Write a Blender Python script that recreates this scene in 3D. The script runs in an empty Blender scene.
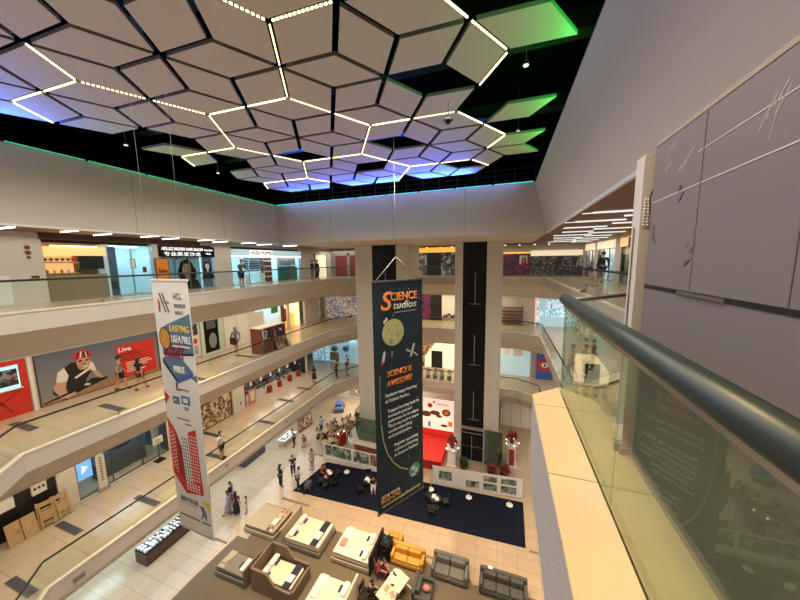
import bpy, bmesh, math, random
from mathutils import Vector, Matrix, Euler
random.seed(7)
PI = math.pi
C = bpy.context.scene.collection
S = 0.86            # the survey below is in units of 0.86 m; everything is scaled once at the end

# ---------------------------------------------------------------- materials
MATS = {}
def nodes(name):
    m = bpy.data.materials.new(name); m.use_nodes = True
    nt = m.node_tree
    return m, nt, nt.nodes['Principled BSDF']
def mat(name, col, rough=.6, metal=0., emit=0., ecol=None, var=.05, vscale=6., spec=.5, bump=0.):
    if name in MATS: return MATS[name]
    m, nt, b = nodes(name)
    b.inputs['Roughness'].default_value = rough
    b.inputs['Metallic'].default_value = metal
    b.inputs['Specular IOR Level'].default_value = spec
    tc = nt.nodes.new('ShaderNodeTexCoord'); nz = nt.nodes.new('ShaderNodeTexNoise')
    nz.inputs['Scale'].default_value = vscale; nz.inputs['Detail'].default_value = 3
    nt.links.new(tc.outputs['Object'], nz.inputs['Vector'])
    mx = nt.nodes.new('ShaderNodeMix'); mx.data_type = 'RGBA'
    c = list(col)+[1]
    mx.inputs[6].default_value = [max(0, v*(1-var)) for v in col]+[1]
    mx.inputs[7].default_value = [min(1, v*(1+var)) for v in col]+[1]
    nt.links.new(nz.outputs['Fac'], mx.inputs[0]); nt.links.new(mx.outputs[2], b.inputs['Base Color'])
    if emit:
        b.inputs['Emission Color'].default_value = list(ecol or col)+[1]
        b.inputs['Emission Strength'].default_value = emit
    if bump:
        bp = nt.nodes.new('ShaderNodeBump'); bp.inputs['Strength'].default_value = bump
        nt.links.new(nz.outputs['Fac'], bp.inputs['Height']); nt.links.new(bp.outputs[0], b.inputs['Normal'])
    MATS[name] = m
    return m
def tile_mat(name, c1, c2, mortar, w, h, rough=.12, off=0., rot=0., ms=.012, spec=.5):
    m, nt, b = nodes(name)
    tc = nt.nodes.new('ShaderNodeTexCoord'); mp = nt.nodes.new('ShaderNodeMapping')
    mp.inputs['Rotation'].default_value = (0, 0, rot)
    br = nt.nodes.new('ShaderNodeTexBrick'); br.offset = off
    br.inputs['Scale'].default_value = 1; br.inputs['Brick Width'].default_value = w
    br.inputs['Row Height'].default_value = h; br.inputs['Mortar Size'].default_value = ms
    br.inputs['Color1'].default_value = c1+(1,); br.inputs['Color2'].default_value = c2+(1,)
    br.inputs['Mortar'].default_value = mortar+(1,)
    nt.links.new(tc.outputs['Object'], mp.inputs[0]); nt.links.new(mp.outputs[0], br.inputs['Vector'])
    nz = nt.nodes.new('ShaderNodeTexNoise'); nz.inputs['Scale'].default_value = 2.5; nz.inputs['Detail'].default_value = 6
    nt.links.new(tc.outputs['Object'], nz.inputs['Vector'])
    mx = nt.nodes.new('ShaderNodeMix'); mx.data_type = 'RGBA'; mx.blend_type = 'MULTIPLY'
    mx.inputs[0].default_value = .25
    nt.links.new(br.outputs['Color'], mx.inputs[6]); nt.links.new(nz.outputs['Color'], mx.inputs[7])
    nt.links.new(mx.outputs[2], b.inputs['Base Color'])
    b.inputs['Roughness'].default_value = rough; b.inputs['Specular IOR Level'].default_value = spec
    MATS[name] = m
    return m
def glass_mat(name, tint, refl=1.0, rough=0.0):
    m = bpy.data.materials.new(name); m.use_nodes = True
    nt = m.node_tree; nt.nodes.clear()
    o = nt.nodes.new('ShaderNodeOutputMaterial'); t = nt.nodes.new('ShaderNodeBsdfTransparent')
    g = nt.nodes.new('ShaderNodeBsdfGlossy'); g.inputs['Roughness'].default_value = rough
    t.inputs['Color'].default_value = tint+(1,)
    f = nt.nodes.new('ShaderNodeLayerWeight'); f.inputs['Blend'].default_value = .5
    p = nt.nodes.new('ShaderNodeMath'); p.operation = 'POWER'; p.inputs[1].default_value = 4.5
    nt.links.new(f.outputs['Facing'], p.inputs[0])
    k = nt.nodes.new('ShaderNodeMath'); k.operation = 'MULTIPLY_ADD'; k.inputs[1].default_value = .75*refl; k.inputs[2].default_value = .03*refl
    mx = nt.nodes.new('ShaderNodeMixShader')
    nt.links.new(p.outputs[0], k.inputs[0]); nt.links.new(k.outputs[0], mx.inputs[0])
    nt.links.new(t.outputs[0], mx.inputs[1]); nt.links.new(g.outputs[0], mx.inputs[2])
    nt.links.new(mx.outputs[0], o.inputs[0])
    MATS[name] = m
    return m
def wave_mat(name, c1, c2, scale, axis='X', rough=.5, dist=0., prof='SAW'):
    m, nt, b = nodes(name)
    tc = nt.nodes.new('ShaderNodeTexCoord'); w = nt.nodes.new('ShaderNodeTexWave')
    w.bands_direction = axis; w.inputs['Scale'].default_value = scale; w.inputs['Distortion'].default_value = dist
    w.wave_profile = prof
    r = nt.nodes.new('ShaderNodeValToRGB'); r.color_ramp.elements[0].color = c1+(1,); r.color_ramp.elements[1].color = c2+(1,)
    nt.links.new(tc.outputs['Object'], w.inputs['Vector']); nt.links.new(w.outputs['Fac'], r.inputs[0])
    nt.links.new(r.outputs[0], b.inputs['Base Color']); b.inputs['Roughness'].default_value = rough
    MATS[name] = m
    return m
def goods_mat(name, cols, scale=9., emit=0.):
    """shop stock / printed picture: cells of many colours"""
    m, nt, b = nodes(name)
    tc = nt.nodes.new('ShaderNodeTexCoord'); v = nt.nodes.new('ShaderNodeTexVoronoi')
    v.inputs['Scale'].default_value = scale; v.distance = 'CHEBYCHEV'
    sp = nt.nodes.new('ShaderNodeSeparateColor'); r = nt.nodes.new('ShaderNodeValToRGB'); r.color_ramp.interpolation = 'CONSTANT'
    while len(r.color_ramp.elements) < len(cols): r.color_ramp.elements.new(.5)
    for i, c in enumerate(cols):
        r.color_ramp.elements[i].position = i/len(cols); r.color_ramp.elements[i].color = c+(1,)
    nt.links.new(tc.outputs['Object'], v.inputs['Vector']); nt.links.new(v.outputs['Color'], sp.inputs[0])
    nt.links.new(sp.outputs[0], r.inputs[0]); nt.links.new(r.outputs[0], b.inputs['Base Color'])
    b.inputs['Roughness'].default_value = .5
    if emit:  # stock glows by itself, in place of shop lighting falling on it
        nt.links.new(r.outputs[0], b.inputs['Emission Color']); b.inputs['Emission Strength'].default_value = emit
    MATS[name] = m
    return m
def M(n): return MATS[n]

wallc = (.64, .565, .49)
mat('wall_paint', wallc, .75, var=.02, vscale=.6)
mat('wall_cream', (.64, .60, .53), .7, var=.02, vscale=.8)
mat('fascia', (.62, .56, .485), .6, var=.02, vscale=.5)
mat('coping', (.78, .70, .54), .35, var=.05, vscale=2)
mat('white', (.80, .79, .76), .6, var=.02)
mat('mint_frame', (.55, .68, .60), .5); mat('offwhite', (.72, .68, .60), .6, var=.03)
mat('panel', (.62, .58, .545), .7, var=.02, vscale=1)
mat('panel_side', (.26, .25, .24), .6)
mat('void_black', (.004, .004, .004), .95, spec=0)
mat('black', (.012, .012, .013), .35)
mat('matte_black', (.014, .014, .016), .8)
mat('dark_gloss', (.008, .008, .010), .25, spec=.25)
mat('dark_grey', (.06, .06, .065), .5)
mat('grey', (.25, .25, .25), .6)
mat('hoarding', (.165, .148, .168), .5, var=.06, vscale=1.2); mat('hoarding_seam', (.14, .127, .133), .6)  # lavender cast of the coloured strip light mixed into the board colour
mat('hoard_rail', (.30, .27, .23), .6); mat('post_white', (.55, .53, .54), .45)
mat('steel', (.55, .55, .55), .3, metal=1)
mat('rail_near', (.025, .038, .038), .38, metal=.0)
mat('rail_dark', (.02, .022, .022), .3)
mat('slot_grey', (.14, .14, .15), .6)
mat('navy_mat', (.008, .010, .022), .95, spec=.1)
mat('taupe_carpet', (.155, .125, .085), .95, var=.12, vscale=30, spec=.1)
mat('granite', (.36, .35, .37), .6, var=.45, vscale=60)
mat('lavender', (.60, .58, .68), .5)
mat('red', (.62, .03, .02), .6, var=.06)
mat('deep_red', (.30, .02, .02), .6)
mat('orange', (.80, .25, .03), .6)
mat('mustard', (.62, .30, .05), .7, var=.1)
mat('yellow', (.8, .6, .1), .6)
mat('blue', (.05, .12, .45), .6)
mat('slate_blue', (.10, .19, .29), .6)
mat('light_blue', (.35, .6, .75), .5)
mat('green', (.05, .25, .08), .6)
mat('teal', (.06, .28, .24), .6)
mat('leaf', (.03, .09, .03), .6, var=.4)
mat('petal', (.25, .02, .05), .6, var=.5, vscale=40)
mat('petal_red', (.55, .03, .04), .6, var=.3, vscale=40)
mat('wood', (.38, .22, .11), .5, var=.25, vscale=8)
mat('wood_light', (.50, .34, .17), .5, var=.2, vscale=8)
mat('wood_red', (.17, .05, .03), .4, var=.2, vscale=8)
mat('wood_dark', (.09, .045, .025), .5, var=.3, vscale=8)
mat('olive_panel', (.26, .22, .13), .5)
mat('sofa_grey', (.085, .085, .075), .85, var=.1, vscale=40)
mat('sofa_grey2', (.15, .15, .13), .85, var=.1, vscale=40)
mat('bed_grey', (.20, .19, .15), .85, var=.1, vscale=40)
mat('bed_brown', (.20, .145, .09), .85, var=.1, vscale=40)
mat('bed_tan', (.42, .35, .24), .85, var=.08, vscale=40)
mat('mattress', (.78, .68, .50), .8, var=.03)
mat('quilt', (.76, .66, .48), .8, var=.05, vscale=14, bump=.4)
mat('navy_cloth', (.015, .02, .05), .8)
mat('pillow_white', (.85, .82, .74), .8)
mat('pink', (.65, .22, .18), .8)
mat('skin_m', (.50, .30, .20), .55, var=.03)
mat('skin_l', (.60, .38, .27), .55, var=.03)
mat('hair', (.012, .010, .009), .5)
mat('hair_brown', (.05, .025, .015), .5)
mat('eye_white', (.7, .7, .7), .3)
for n, c in {'cl_black': (.015, .015, .018), 'cl_white': (.65, .65, .65), 'cl_grey': (.20, .20, .22), 'cl_lilac': (.28, .26, .36), 'cl_beige': (.48, .38, .28),
             'cl_red': (.45, .03, .03), 'cl_yellow': (.6, .45, .08), 'cl_green': (.08, .14, .06), 'cl_navy': (.02, .03, .08), 'cl_denim': (.10, .14, .22), 'cl_cream': (.6, .52, .38), 'cl_maroon': (.15, .02, .03), 'cl_pat': (.35, .33, .30)}.items():
    mat(n, c, .85, var=.12, vscale=12)
# emitters (lamps, backlit signs, and shop interiors whose lighting is put in as glow)
def em(name, col, s): return mat(name, tuple(min(1, c) for c in col), .5, emit=s, ecol=col, var=0)
em('led_warm', (1., .80, .44), 3.2); em('led_white', (1., .95, .85), 3.)
em('led_cyan', (.10, .60, .75), 1.2); em('led_green', (.06, .55, .30), .8); em('led_blue', (.15, .4, 1.), 2.0)
em('lamp_cool', (.8, .95, 1.), 7.); em('lamp_warm', (1., .72, .40), 3.); em('lamp_neutral', (1., .92, .80), 6.)
em('sign_white', (1., 1., .98), .8); em('tube_dim', (.95, 1., .95), .75); em('screen', (.35, .75, .85), .9); em('screen_blue', (.2, .45, .8), .9)
em('lit_amber', (1., .52, .20), .75); em('lit_ice', (.50, .72, .80), .30); em('lit_gold', (1., .52, .08), .75)
em('lit_cream', (1., .85, .58), .6); em('backdrop_lit', (.95, .62, .50), .75); em('lit_pink', (.9, .5, .4), .6)
em('bulb', (1., .85, .55), 3.5)
tile_mat('tile_ground', (.56, .43, .28), (.52, .40, .265), (.36, .27, .17), 1.02, .68, .14)
tile_mat('tile_upper', (.60, .48, .345), (.57, .455, .325), (.43, .33, .22), 1.36, 1.36, .20)
tile_mat('tile_ledge', (.80, .60, .33), (.78, .58, .32), (.38, .26, .13), 2.0, .95, .30, ms=.006)
glass_mat('glass', (.93, .965, .945), .8)
glass_mat('glass_near', (.84, .90, .82), .9)
glass_mat('glass_green', (.60, .66, .60), .2)
glass_mat('glass_shop', (.88, .93, .95), 1.2)
wave_mat('slat_wood', (.10, .035, .018), (.28, .10, .05), 1.6, 'Y', .5)
wave_mat('slat_fence', (.30, .29, .28), (.16, .155, .15), 3, 'Y', .5)
wave_mat('louvre_red', (.22, .03, .04), (.14, .02, .03), 3, 'X', .5)
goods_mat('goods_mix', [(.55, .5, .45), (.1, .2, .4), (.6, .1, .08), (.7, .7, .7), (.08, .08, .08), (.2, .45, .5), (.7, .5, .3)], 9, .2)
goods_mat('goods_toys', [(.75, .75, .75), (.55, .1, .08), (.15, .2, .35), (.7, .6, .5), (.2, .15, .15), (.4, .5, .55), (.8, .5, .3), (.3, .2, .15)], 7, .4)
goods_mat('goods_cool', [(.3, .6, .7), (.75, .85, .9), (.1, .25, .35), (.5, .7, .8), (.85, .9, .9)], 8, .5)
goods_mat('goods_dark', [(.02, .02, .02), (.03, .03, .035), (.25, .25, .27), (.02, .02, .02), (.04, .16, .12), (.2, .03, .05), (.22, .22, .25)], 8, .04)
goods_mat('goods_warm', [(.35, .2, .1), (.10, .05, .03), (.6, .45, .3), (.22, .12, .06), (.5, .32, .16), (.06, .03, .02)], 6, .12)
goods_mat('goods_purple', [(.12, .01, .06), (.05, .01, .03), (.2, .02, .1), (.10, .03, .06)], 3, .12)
goods_mat('pic_garden', [(.05, .08, .05), (.25, .28, .25), (.12, .15, .12), (.45, .45, .42)], 3)
goods_mat('pic_food', [(.25, .12, .06), (.45, .28, .18), (.15, .06, .04), (.5, .4, .3)], 5)
goods_mat('text_grey', [(.45, .42, .38), (.30, .28, .26), (.55, .52, .48)], 14)
goods_mat('people_bw', [(.03, .03, .03), (.15, .15, .16), (.45, .45, .45)], 3)

# ---------------------------------------------------------------- mesh builder
class MB:
    def __init__(self): self.v = []; self.f = []; self.mi = []; self.sm = []; self.cur = 0; self.smooth = False; self.T = None
    def add(self, vs, fs):
        o = len(self.v)
        if self.T is not None: vs = [self.T @ Vector(p) for p in vs]
        self.v += [tuple(p) for p in vs]
        for f in fs: self.f.append([o+i for i in f]); self.mi.append(self.cur); self.sm.append(self.smooth)
        return self
    def box(self, x0, x1, y0, y1, z0, z1):
        return self.add([(x0,y0,z0),(x1,y0,z0),(x1,y1,z0),(x0,y1,z0),(x0,y0,z1),(x1,y0,z1),(x1,y1,z1),(x0,y1,z1)],
                        [(0,3,2,1),(4,5,6,7),(0,1,5,4),(1,2,6,5),(2,3,7,6),(3,0,4,7)])
    def rbox(self, x0, x1, y0, y1, z0, z1, r=.05):
        """box with rounded vertical and top edges (cushion like)"""
        r = min(r, (x1-x0)/2.05, (y1-y0)/2.05, (z1-z0)/2.05)
        def ring(ins, z):
            out = []
            for cx, cy, a0 in ((x1-r, y1-r, 0), (x0+r, y1-r, 90), (x0+r, y0+r, 180), (x1-r, y0+r, 270)):
                for k in range(4):
                    a = math.radians(a0+30*k); out.append((cx+(r-ins)*math.cos(a), cy+(r-ins)*math.sin(a), z))
            return out
        rs = [ring(r*.95, z0), ring(r*.3, z0+r*.3), ring(0, z0+r), ring(0, z1-r), ring(r*.3, z1-r*.3), ring(r*.95, z1)]
        return self.loft(rs, caps=True)
    def loft(self, rings, caps=True, closed=True):
        n = len(rings[0]); vs = [p for r in rings for p in r]; fs = []
        for i in range(len(rings)-1):
            for j in range(n if closed else n-1):
                a = i*n+j; b = i*n+(j+1) % n
                fs.append((a, b, b+n, a+n))
        if caps: fs.append(tuple(reversed(range(n)))); fs.append(tuple(range((len(rings)-1)*n, len(rings)*n)))
        return self.add(vs, fs)
    def prism(self, pts, z0, z1):
        n = len(pts)
        return self.loft([[(x, y, z0) for x, y in pts], [(x, y, z1) for x, y in pts]])
    def poly(self, pts3): return self.add(pts3, [tuple(range(len(pts3)))])
    def tube(self, path, r, n=8, closed=False, r1=None):
        P = [Vector(p) for p in path]; rings = []
        up = Vector((0, 0, 1))
        for i, p in enumerate(P):
            a = P[i-1] if i > 0 else (P[-1] if closed else p); b = P[i+1] if i < len(P)-1 else (P[0] if closed else p)
            t = (b-a).normalized()
            u = t.cross(up)
            if u.length < 1e-3: u = Vector((1, 0, 0))
            u.normalize(); w = u.cross(t).normalized()
            rr = r if r1 is None else r+(r1-r)*i/(len(P)-1)
            rings.append([p+rr*(math.cos(2*PI*k/n)*u+math.sin(2*PI*k/n)*w) for k in range(n)])
        s = self.smooth; self.smooth = True
        self.loft(rings, caps=not closed); self.smooth = s
        return self
    def cyl(self, x, y, z0, z1, r, n=16, r1=None):
        r1 = r if r1 is None else r1
        return self.loft([[(x+r*math.cos(2*PI*k/n), y+r*math.sin(2*PI*k/n), z0) for k in range(n)],
                          [(x+r1*math.cos(2*PI*k/n), y+r1*math.sin(2*PI*k/n), z1) for k in range(n)]])
    def ball(self, x, y, z, rx, ry=None, rz=None, n=10, m=7):
        ry = ry or rx; rz = rz or rx
        rings = []
        for i in range(1, m):
            t = PI*i/m
            rings.append([(x+rx*math.sin(t)*math.cos(2*PI*k/n), y+ry*math.sin(t)*math.sin(2*PI*k/n), z-rz*math.cos(t)) for k in range(n)])
        s = self.smooth; self.smooth = True
        self.loft(rings); self.smooth = s
        return self
    def disc(self, x, y, z, rx, ry=None, n=20, ang=0):
        ry = ry or rx
        return self.poly([(x+rx*math.cos(2*PI*k/n)*math.cos(ang)-ry*math.sin(2*PI*k/n)*math.sin(ang),
                           y+rx*math.cos(2*PI*k/n)*math.sin(ang)+ry*math.sin(2*PI*k/n)*math.cos(ang), z) for k in range(n)])
    def mesh(self, name, mats):
        me = bpy.data.meshes.new(name); me.from_pydata(self.v, [], self.f)
        for m in mats: me.materials.append(m)
        me.polygons.foreach_set('material_index', [min(i, len(mats)-1) for i in self.mi])
        me.polygons.foreach_set('use_smooth', self.sm)
        me.update()
        return me
def mats_of(m):
    if not isinstance(m, (list, tuple)): m = [m]
    return [MATS[x] if isinstance(x, str) else x for x in m]
def obj(name, mb, m, parent=None, **kw):
    me = mb if isinstance(mb, bpy.types.Mesh) else mb.mesh(name, mats_of(m))
    if isinstance(mb, bpy.types.Mesh) and m is not None:
        me.materials.clear()
        for x in mats_of(m): me.materials.append(x)
    o = bpy.data.objects.new(name, me); C.objects.link(o)
    if parent: o.parent = parent
    for k, v in kw.items(): o[k] = v
    return o
def tag(o, label, cat, group=None, kind=None):
    if label: o['label'] = label
    if cat: o['category'] = cat
    if group: o['group'] = group
    if kind: o['kind'] = kind
    return o
def struct(name, mb, m, **kw):
    o = obj(name, mb, m); o['kind'] = 'structure'
    for k, v in kw.items(): o[k] = v
    return o
def thing(name, label, cat, loc=(0, 0, 0), rotz=0., group=None):
    o = bpy.data.objects.new(name, None); C.objects.link(o); o.empty_display_size = .2
    o.location = loc; o.rotation_euler = (0, 0, rotz)
    return tag(o, label, cat, group)
DIRS = {'+X': ((0, 1, 0), (0, 0, 1), (1, 0, 0)), '-X': ((0, -1, 0), (0, 0, 1), (-1, 0, 0)), '-Y': ((1, 0, 0), (0, 0, 1), (0, -1, 0)), '+Y': ((-1, 0, 0), (0, 0, 1), (0, 1, 0))}
def face(o, origin, d):
    """local x = right, local y = up, local z = towards the viewer"""
    u, v, n = [Vector(q) for q in (DIRS[d] if isinstance(d, str) else d)]
    R = Matrix((u, v, n)).transposed().to_4x4()
    o.matrix_world = Matrix.Translation(origin) @ R
    return o
def fthing(name, label, cat, origin, d, group=None):
    return face(thing(name, label, cat, group=group), origin, d)
def rect(mb, x0, x1, y0, y1, z, mi=0):
    mb.cur = mi; mb.poly([(x0, y0, z), (x1, y0, z), (x1, y1, z), (x0, y1, z)]); return mb
def text_mesh(s, size, depth=.01, bold=0., shear=0., align='LEFT', sx=1.):
    cu = bpy.data.curves.new('t', 'FONT'); cu.body = s; cu.size = size; cu.extrude = depth; cu.offset = bold; cu.shear = shear
    cu.align_x = align; cu.resolution_u = 3
    o = bpy.data.objects.new('t', cu); C.objects.link(o)
    dg = bpy.context.evaluated_depsgraph_get()
    me = bpy.data.meshes.new_from_object(o.evaluated_get(dg))
    bpy.data.objects.remove(o); bpy.data.curves.remove(cu)
    if sx != 1.:
        for v in me.vertices: v.co.x *= sx
    return me
def text(name, s, m, parent, x, y, z, size, width=None, **kw):
    me = text_mesh(s, size, **kw); me.name = name
    if width and len(me.vertices):
        xs = [v.co.x for v in me.vertices]; k = width/(max(xs)-min(xs))
        for v in me.vertices: v.co.x *= k
    o = obj(name, me, m, parent); o.location = (x, y, z)
    return o
def copy_tree(o, parent=None):
    c = o.copy(); C.objects.link(c)
    if parent: c.parent = parent
    for ch in list(o.children): copy_tree(ch, c)
    return c
def area(name, loc, sx, sy, e, col=(1, .9, .75), rot=(0, 0, 0), spread=None):
    l = bpy.data.lights.new(name, 'AREA'); l.shape = 'RECTANGLE'; l.size = sx*S; l.size_y = sy*S; l.energy = e; l.color = col
    if spread: l.spread = math.radians(spread)
    o = bpy.data.objects.new(name, l); C.objects.link(o); o.location = loc; o.rotation_euler = rot
    return o
def spot(name, loc, e, col, aim, ang=90, r=.1):
    l = bpy.data.lights.new(name, 'SPOT'); l.energy = e; l.color = col; l.spot_size = math.radians(ang); l.spot_blend = .6; l.shadow_soft_size = r
    o = bpy.data.objects.new(name, l); C.objects.link(o); o.location = loc
    o.rotation_euler = (Vector(aim)-Vector(loc)).to_track_quat('-Z', 'Y').to_euler()
    return o

# ---------------------------------------------------------------- camera
cam = bpy.data.cameras.new('camera'); cam.sensor_width = 36; cam.lens = 300/800*36; cam.clip_start = .02; cam.clip_end = 300
co = bpy.data.objects.new('camera', cam); C.objects.link(co)
R = Matrix(((0.94463518, -0.02724909, 0.3269891), (0.3277651, 0.1248629, -0.93647173), (-0.0153108, 0.99179975, 0.12688119)))
co.matrix_world = R.to_4x4()
bpy.context.scene.camera = co

# ---------------------------------------------------------------- levels
Z3, Z2, Z1, Z0 = -1.58, -6.72, -12.3, -17.8
ZC = 1.5                                    # ceiling of the top gallery
XL, XR = -16.3, 3.1
VOID = [(XL, 25.4), (XL, 5.0), (-11.5, .2), (XR, .2), (XR, 28.2), (1.3, 29.3), (-14.2, 29.3)]
VOID3 = [(XL, 25.4), (XL, 5.0), (-11.5, .2), (.40, .2), (.40, 3.59), (3.4, 6.6), (3.4, 28.2), (1.3, 29.3), (-14.2, 29.3)]
OUT = [(-26, -4), (14, -4), (14, 38), (-26, 38)]
def slab(z0, z1, hole, m, name):
    bm = bmesh.new()
    es = []
    for loop in (OUT, hole):
        vs = [bm.verts.new((x, y, z1)) for x, y in loop]
        es += [bm.edges.new((vs[i], vs[(i+1) % len(vs)])) for i in range(len(vs))]
    r = bmesh.ops.triangle_fill(bm, use_beauty=True, use_dissolve=False, edges=es)
    fs = [g for g in r['geom'] if isinstance(g, bmesh.types.BMFace)]
    ex = bmesh.ops.extrude_face_region(bm, geom=fs)
    for g in ex['geom']:
        if isinstance(g, bmesh.types.BMVert): g.co.z = z0
    bmesh.ops.recalc_face_normals(bm, faces=bm.faces)
    me = bpy.data.meshes.new(name); bm.to_mesh(me); bm.free()
    return struct(name, me, m)
def inset(poly, d):
    """offset a clockwise/ccw loop towards its inside by d"""
    n = len(poly); ar = sum(poly[i][0]*poly[(i+1) % n][1]-poly[(i+1) % n][0]*poly[i][1] for i in range(n))
    s = 1 if ar > 0 else -1; out = []
    for i in range(n):
        p0 = Vector(poly[i-1]); p = Vector(poly[i]); p1 = Vector(poly[(i+1) % n])
        a = (p-p0).normalized(); b = (p1-p).normalized()
        na = Vector((-a.y, a.x))*s; nb = Vector((-b.y, b.x))*s
        mm = (na+nb); mm = mm/max(.3, mm.length_squared/2)
        out.append((p.x+mm.x*d, p.y+mm.y*d))
    return out
def edge_band(hole, prof, m, name):
    mb = MB(); loops = [inset(hole, o) for o, z in prof]
    mb.loft([[(x, y, z) for x, y in lp] for lp, (o, z) in zip(loops, prof)], caps=False)
    me = mb.mesh(name, mats_of(m))
    bm = bmesh.new(); bm.from_mesh(me); bmesh.ops.recalc_face_normals(bm, faces=bm.faces); bm.to_mesh(me); bm.free()
    return struct(name, me, None)
nt = 1
for z0, hole in ((Z3, VOID3), (Z2, VOID), (Z1, VOID)):
    slab(z0-.12, z0, inset(hole, -.02), 'tile_upper', 'floor')
    slab(z0-1.90, z0-1.83, inset(hole, -1.19), 'wall_cream', 'ceiling')
    edge_band(hole, [(-.14, z0+.025), (.03, z0+.025), (.03, z0-.04), (0, z0-.04)], 'coping', 'trim_%d' % nt); nt += 1
    edge_band(hole, [(-.03, z0-.02), (0, z0-.04), (0, z0-.73), (-1.2, z0-1.83), (-1.2, z0-1.89)], 'fascia', 'trim_%d' % nt); nt += 1
mb = MB(); mb.box(-26, 14, -4, 38, Z0-.15, Z0); struct('floor', mb, 'tile_ground')
# outer shell behind the shops
mb = MB(); mb.box(-26.2, -26, -4, 38, Z0, ZC+.2); struct('wall_left', mb, 'wall_cream')
mb = MB(); mb.box(14, 14.2, -4, 38, Z0, ZC+.2); struct('wall_right', mb, 'wall_cream')
mb = MB(); mb.box(-26, 14, 38, 38.2, Z0, ZC+.2); struct('wall_back', mb, 'wall_cream')
mb = MB(); mb.box(-26, 14, -4.2, -4, Z0, 7.3); struct('wall_front', mb, 'wall_cream')

# ---------------------------------------------------------------- upper bulkhead and roof void
BX0, BX1t, BX1b, BY = XL-.1, 1.47, 2.2, 18.9
ZT = 4.3
top = [(BX0, -3.9), (BX1t, -3.9), (BX1t, BY), (BX0, BY)]
bot = [(BX0, -3.9), (BX1b, -3.9), (BX1b, BY), (BX0, BY)]
def quad_wall(name, a, b, c, d, th, m):
    """a,b bottom; c,d top; th = outward thickness vector"""
    t = Vector(th); P = [Vector(p) for p in (a, b, c, d)]
    mb = MB(); mb.add([*P, *[p+t for p in P]], [(0, 1, 2, 3), (7, 6, 5, 4), (0, 4, 5, 1), (1, 5, 6, 2), (2, 6, 7, 3), (3, 7, 4, 0)])
    return struct(name, mb, m)
quad_wall('wall_left', (BX0, -3.9, ZC), (BX0, BY, ZC), (BX0, BY, ZT), (BX0, -3.9, ZT), (-.3, 0, 0), 'wall_paint')
quad_wall('wall_back', (BX0-.3, BY, ZC-.02), (BX1b+.3, BY, ZC-.02), (BX1t+.3, BY, ZT), (BX0-.3, BY, ZT), (0, .3, 0), 'wall_paint')
quad_wall('wall_right', (BX1b, -3.9, ZC), (BX1b, BY, ZC), (BX1t, BY, ZT), (BX1t, -3.9, ZT), (.3, 0, 0), 'wall_paint')
# thin vertical panel joints of the bulkhead cladding
mb = MB()
for y in (4.9, 9.6, 14.3): mb.box(BX0, BX0+.006, y-.012, y+.012, ZC, ZT)
for x in (-11.7, -7.05, -2.4): mb.box(x-.012, x+.012, BY-.006, BY, ZC, ZT)
struct('trim_%d' % nt, mb, 'grey'); nt += 1
# cream edge trim along the lower edge of the bulkhead
mb = MB(); mb.box(BX0-.02, BX0+.05, -3.9, BY, ZC-.05, ZC+.03); mb.box(BX1b-.05, BX1b+.02, -3.9, BY, ZC-.05, ZC+.04)
mb2 = MB(); mb2.box(BX1b+.021, BX1b+.4, -3.9, BY, ZC-.03, ZC-.004); mb2.box(BX0-.4, BX0-.021, -3.9, BY, ZC-.03, ZC-.004); struct('trim_%d' % nt, mb2, 'slat_wood'); nt += 1
struct('trim_%d' % nt, mb, 'white'); nt += 1
# gallery ceilings
mb = MB(); mb.box(-26, BX0-.02, -4, 38, ZC, ZC+.1); struct('ceiling', mb, 'slat_wood')
mb = MB(); mb.box(BX1b+.02, 14, -4, 38, ZC, ZC+.1); struct('ceiling', mb, 'slat_wood')
mb = MB(); mb.box(BX0-.02, BX1b+.02, BY+.3, 29.2, ZC, ZC+.1); struct('ceiling', mb, 'wall_paint')
mb = MB(); mb.box(BX0-.02, BX1b+.02, 29.2, 38, ZC, ZC+.1); struct('ceiling', mb, 'wood_dark')
# black roof void
ZR = 7.2
mb = MB(); mb.box(BX0-1.4, BX1t+1.6, -4, BY+1.8, ZR, ZR+.1); struct('ceiling', mb, 'void_black')
mb = MB(); mb.box(BX0-1.4, BX0-1.3, -4, BY+1.8, ZT-.3, ZR); struct('wall_left', mb, 'void_black')
mb = MB(); mb.box(BX1t+1.5, BX1t+1.6, -4, BY+1.8, ZT-.3, ZR); struct('wall_right', mb, 'void_black')
mb = MB(); mb.box(BX0-1.4, BX1t+1.6, BY+1.7, BY+1.8, ZT-.3, ZR); struct('wall_back', mb, 'void_black')
mb = MB()
mb.box(BX0-1.4, BX0, -4, BY+1.8, ZT-.02, ZT+.02); mb.box(BX1t, BX1t+1.6, -4, BY+1.8, ZT-.02, ZT+.02); mb.box(BX0-1.3, BX1t+1.5, BY, BY+1.8, ZT-.02, ZT+.02)
struct('trim_%d' % nt, mb, 'matte_black'); nt += 1
# coloured light line along the top of the bulkhead, in lengths
def light_line(label, m, boxes, sep):
    t = thing('light_line', label, 'light strip', (0, 0, 0), group='coloured light strips round the ceiling well')
    for b in boxes:
        mb = MB(); mb.box(*b); obj('light_tube', mb, m, t)
L = []
y = -3.
k = 0
while y < BY-.2:
    y1 = min(y+2.1, BY-.1); L.append((BX0+.02, BX0+.07, y, y1, ZT+.0, ZT+.03)); y = y1+.12
light_line('green glowing strip light along top of the left bulkhead', 'led_green', L, 0)
x = BX0+.15; L = []
while x < BX1t-.3:
    x1 = min(x+2.1, BX1t-.1); L.append((x, x1, BY-.07, BY-.02, ZT+.0, ZT+.03)); x = x1+.12
light_line('cyan and blue glowing strip light along top of the back bulkhead', 'led_cyan', L, 0)
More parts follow.
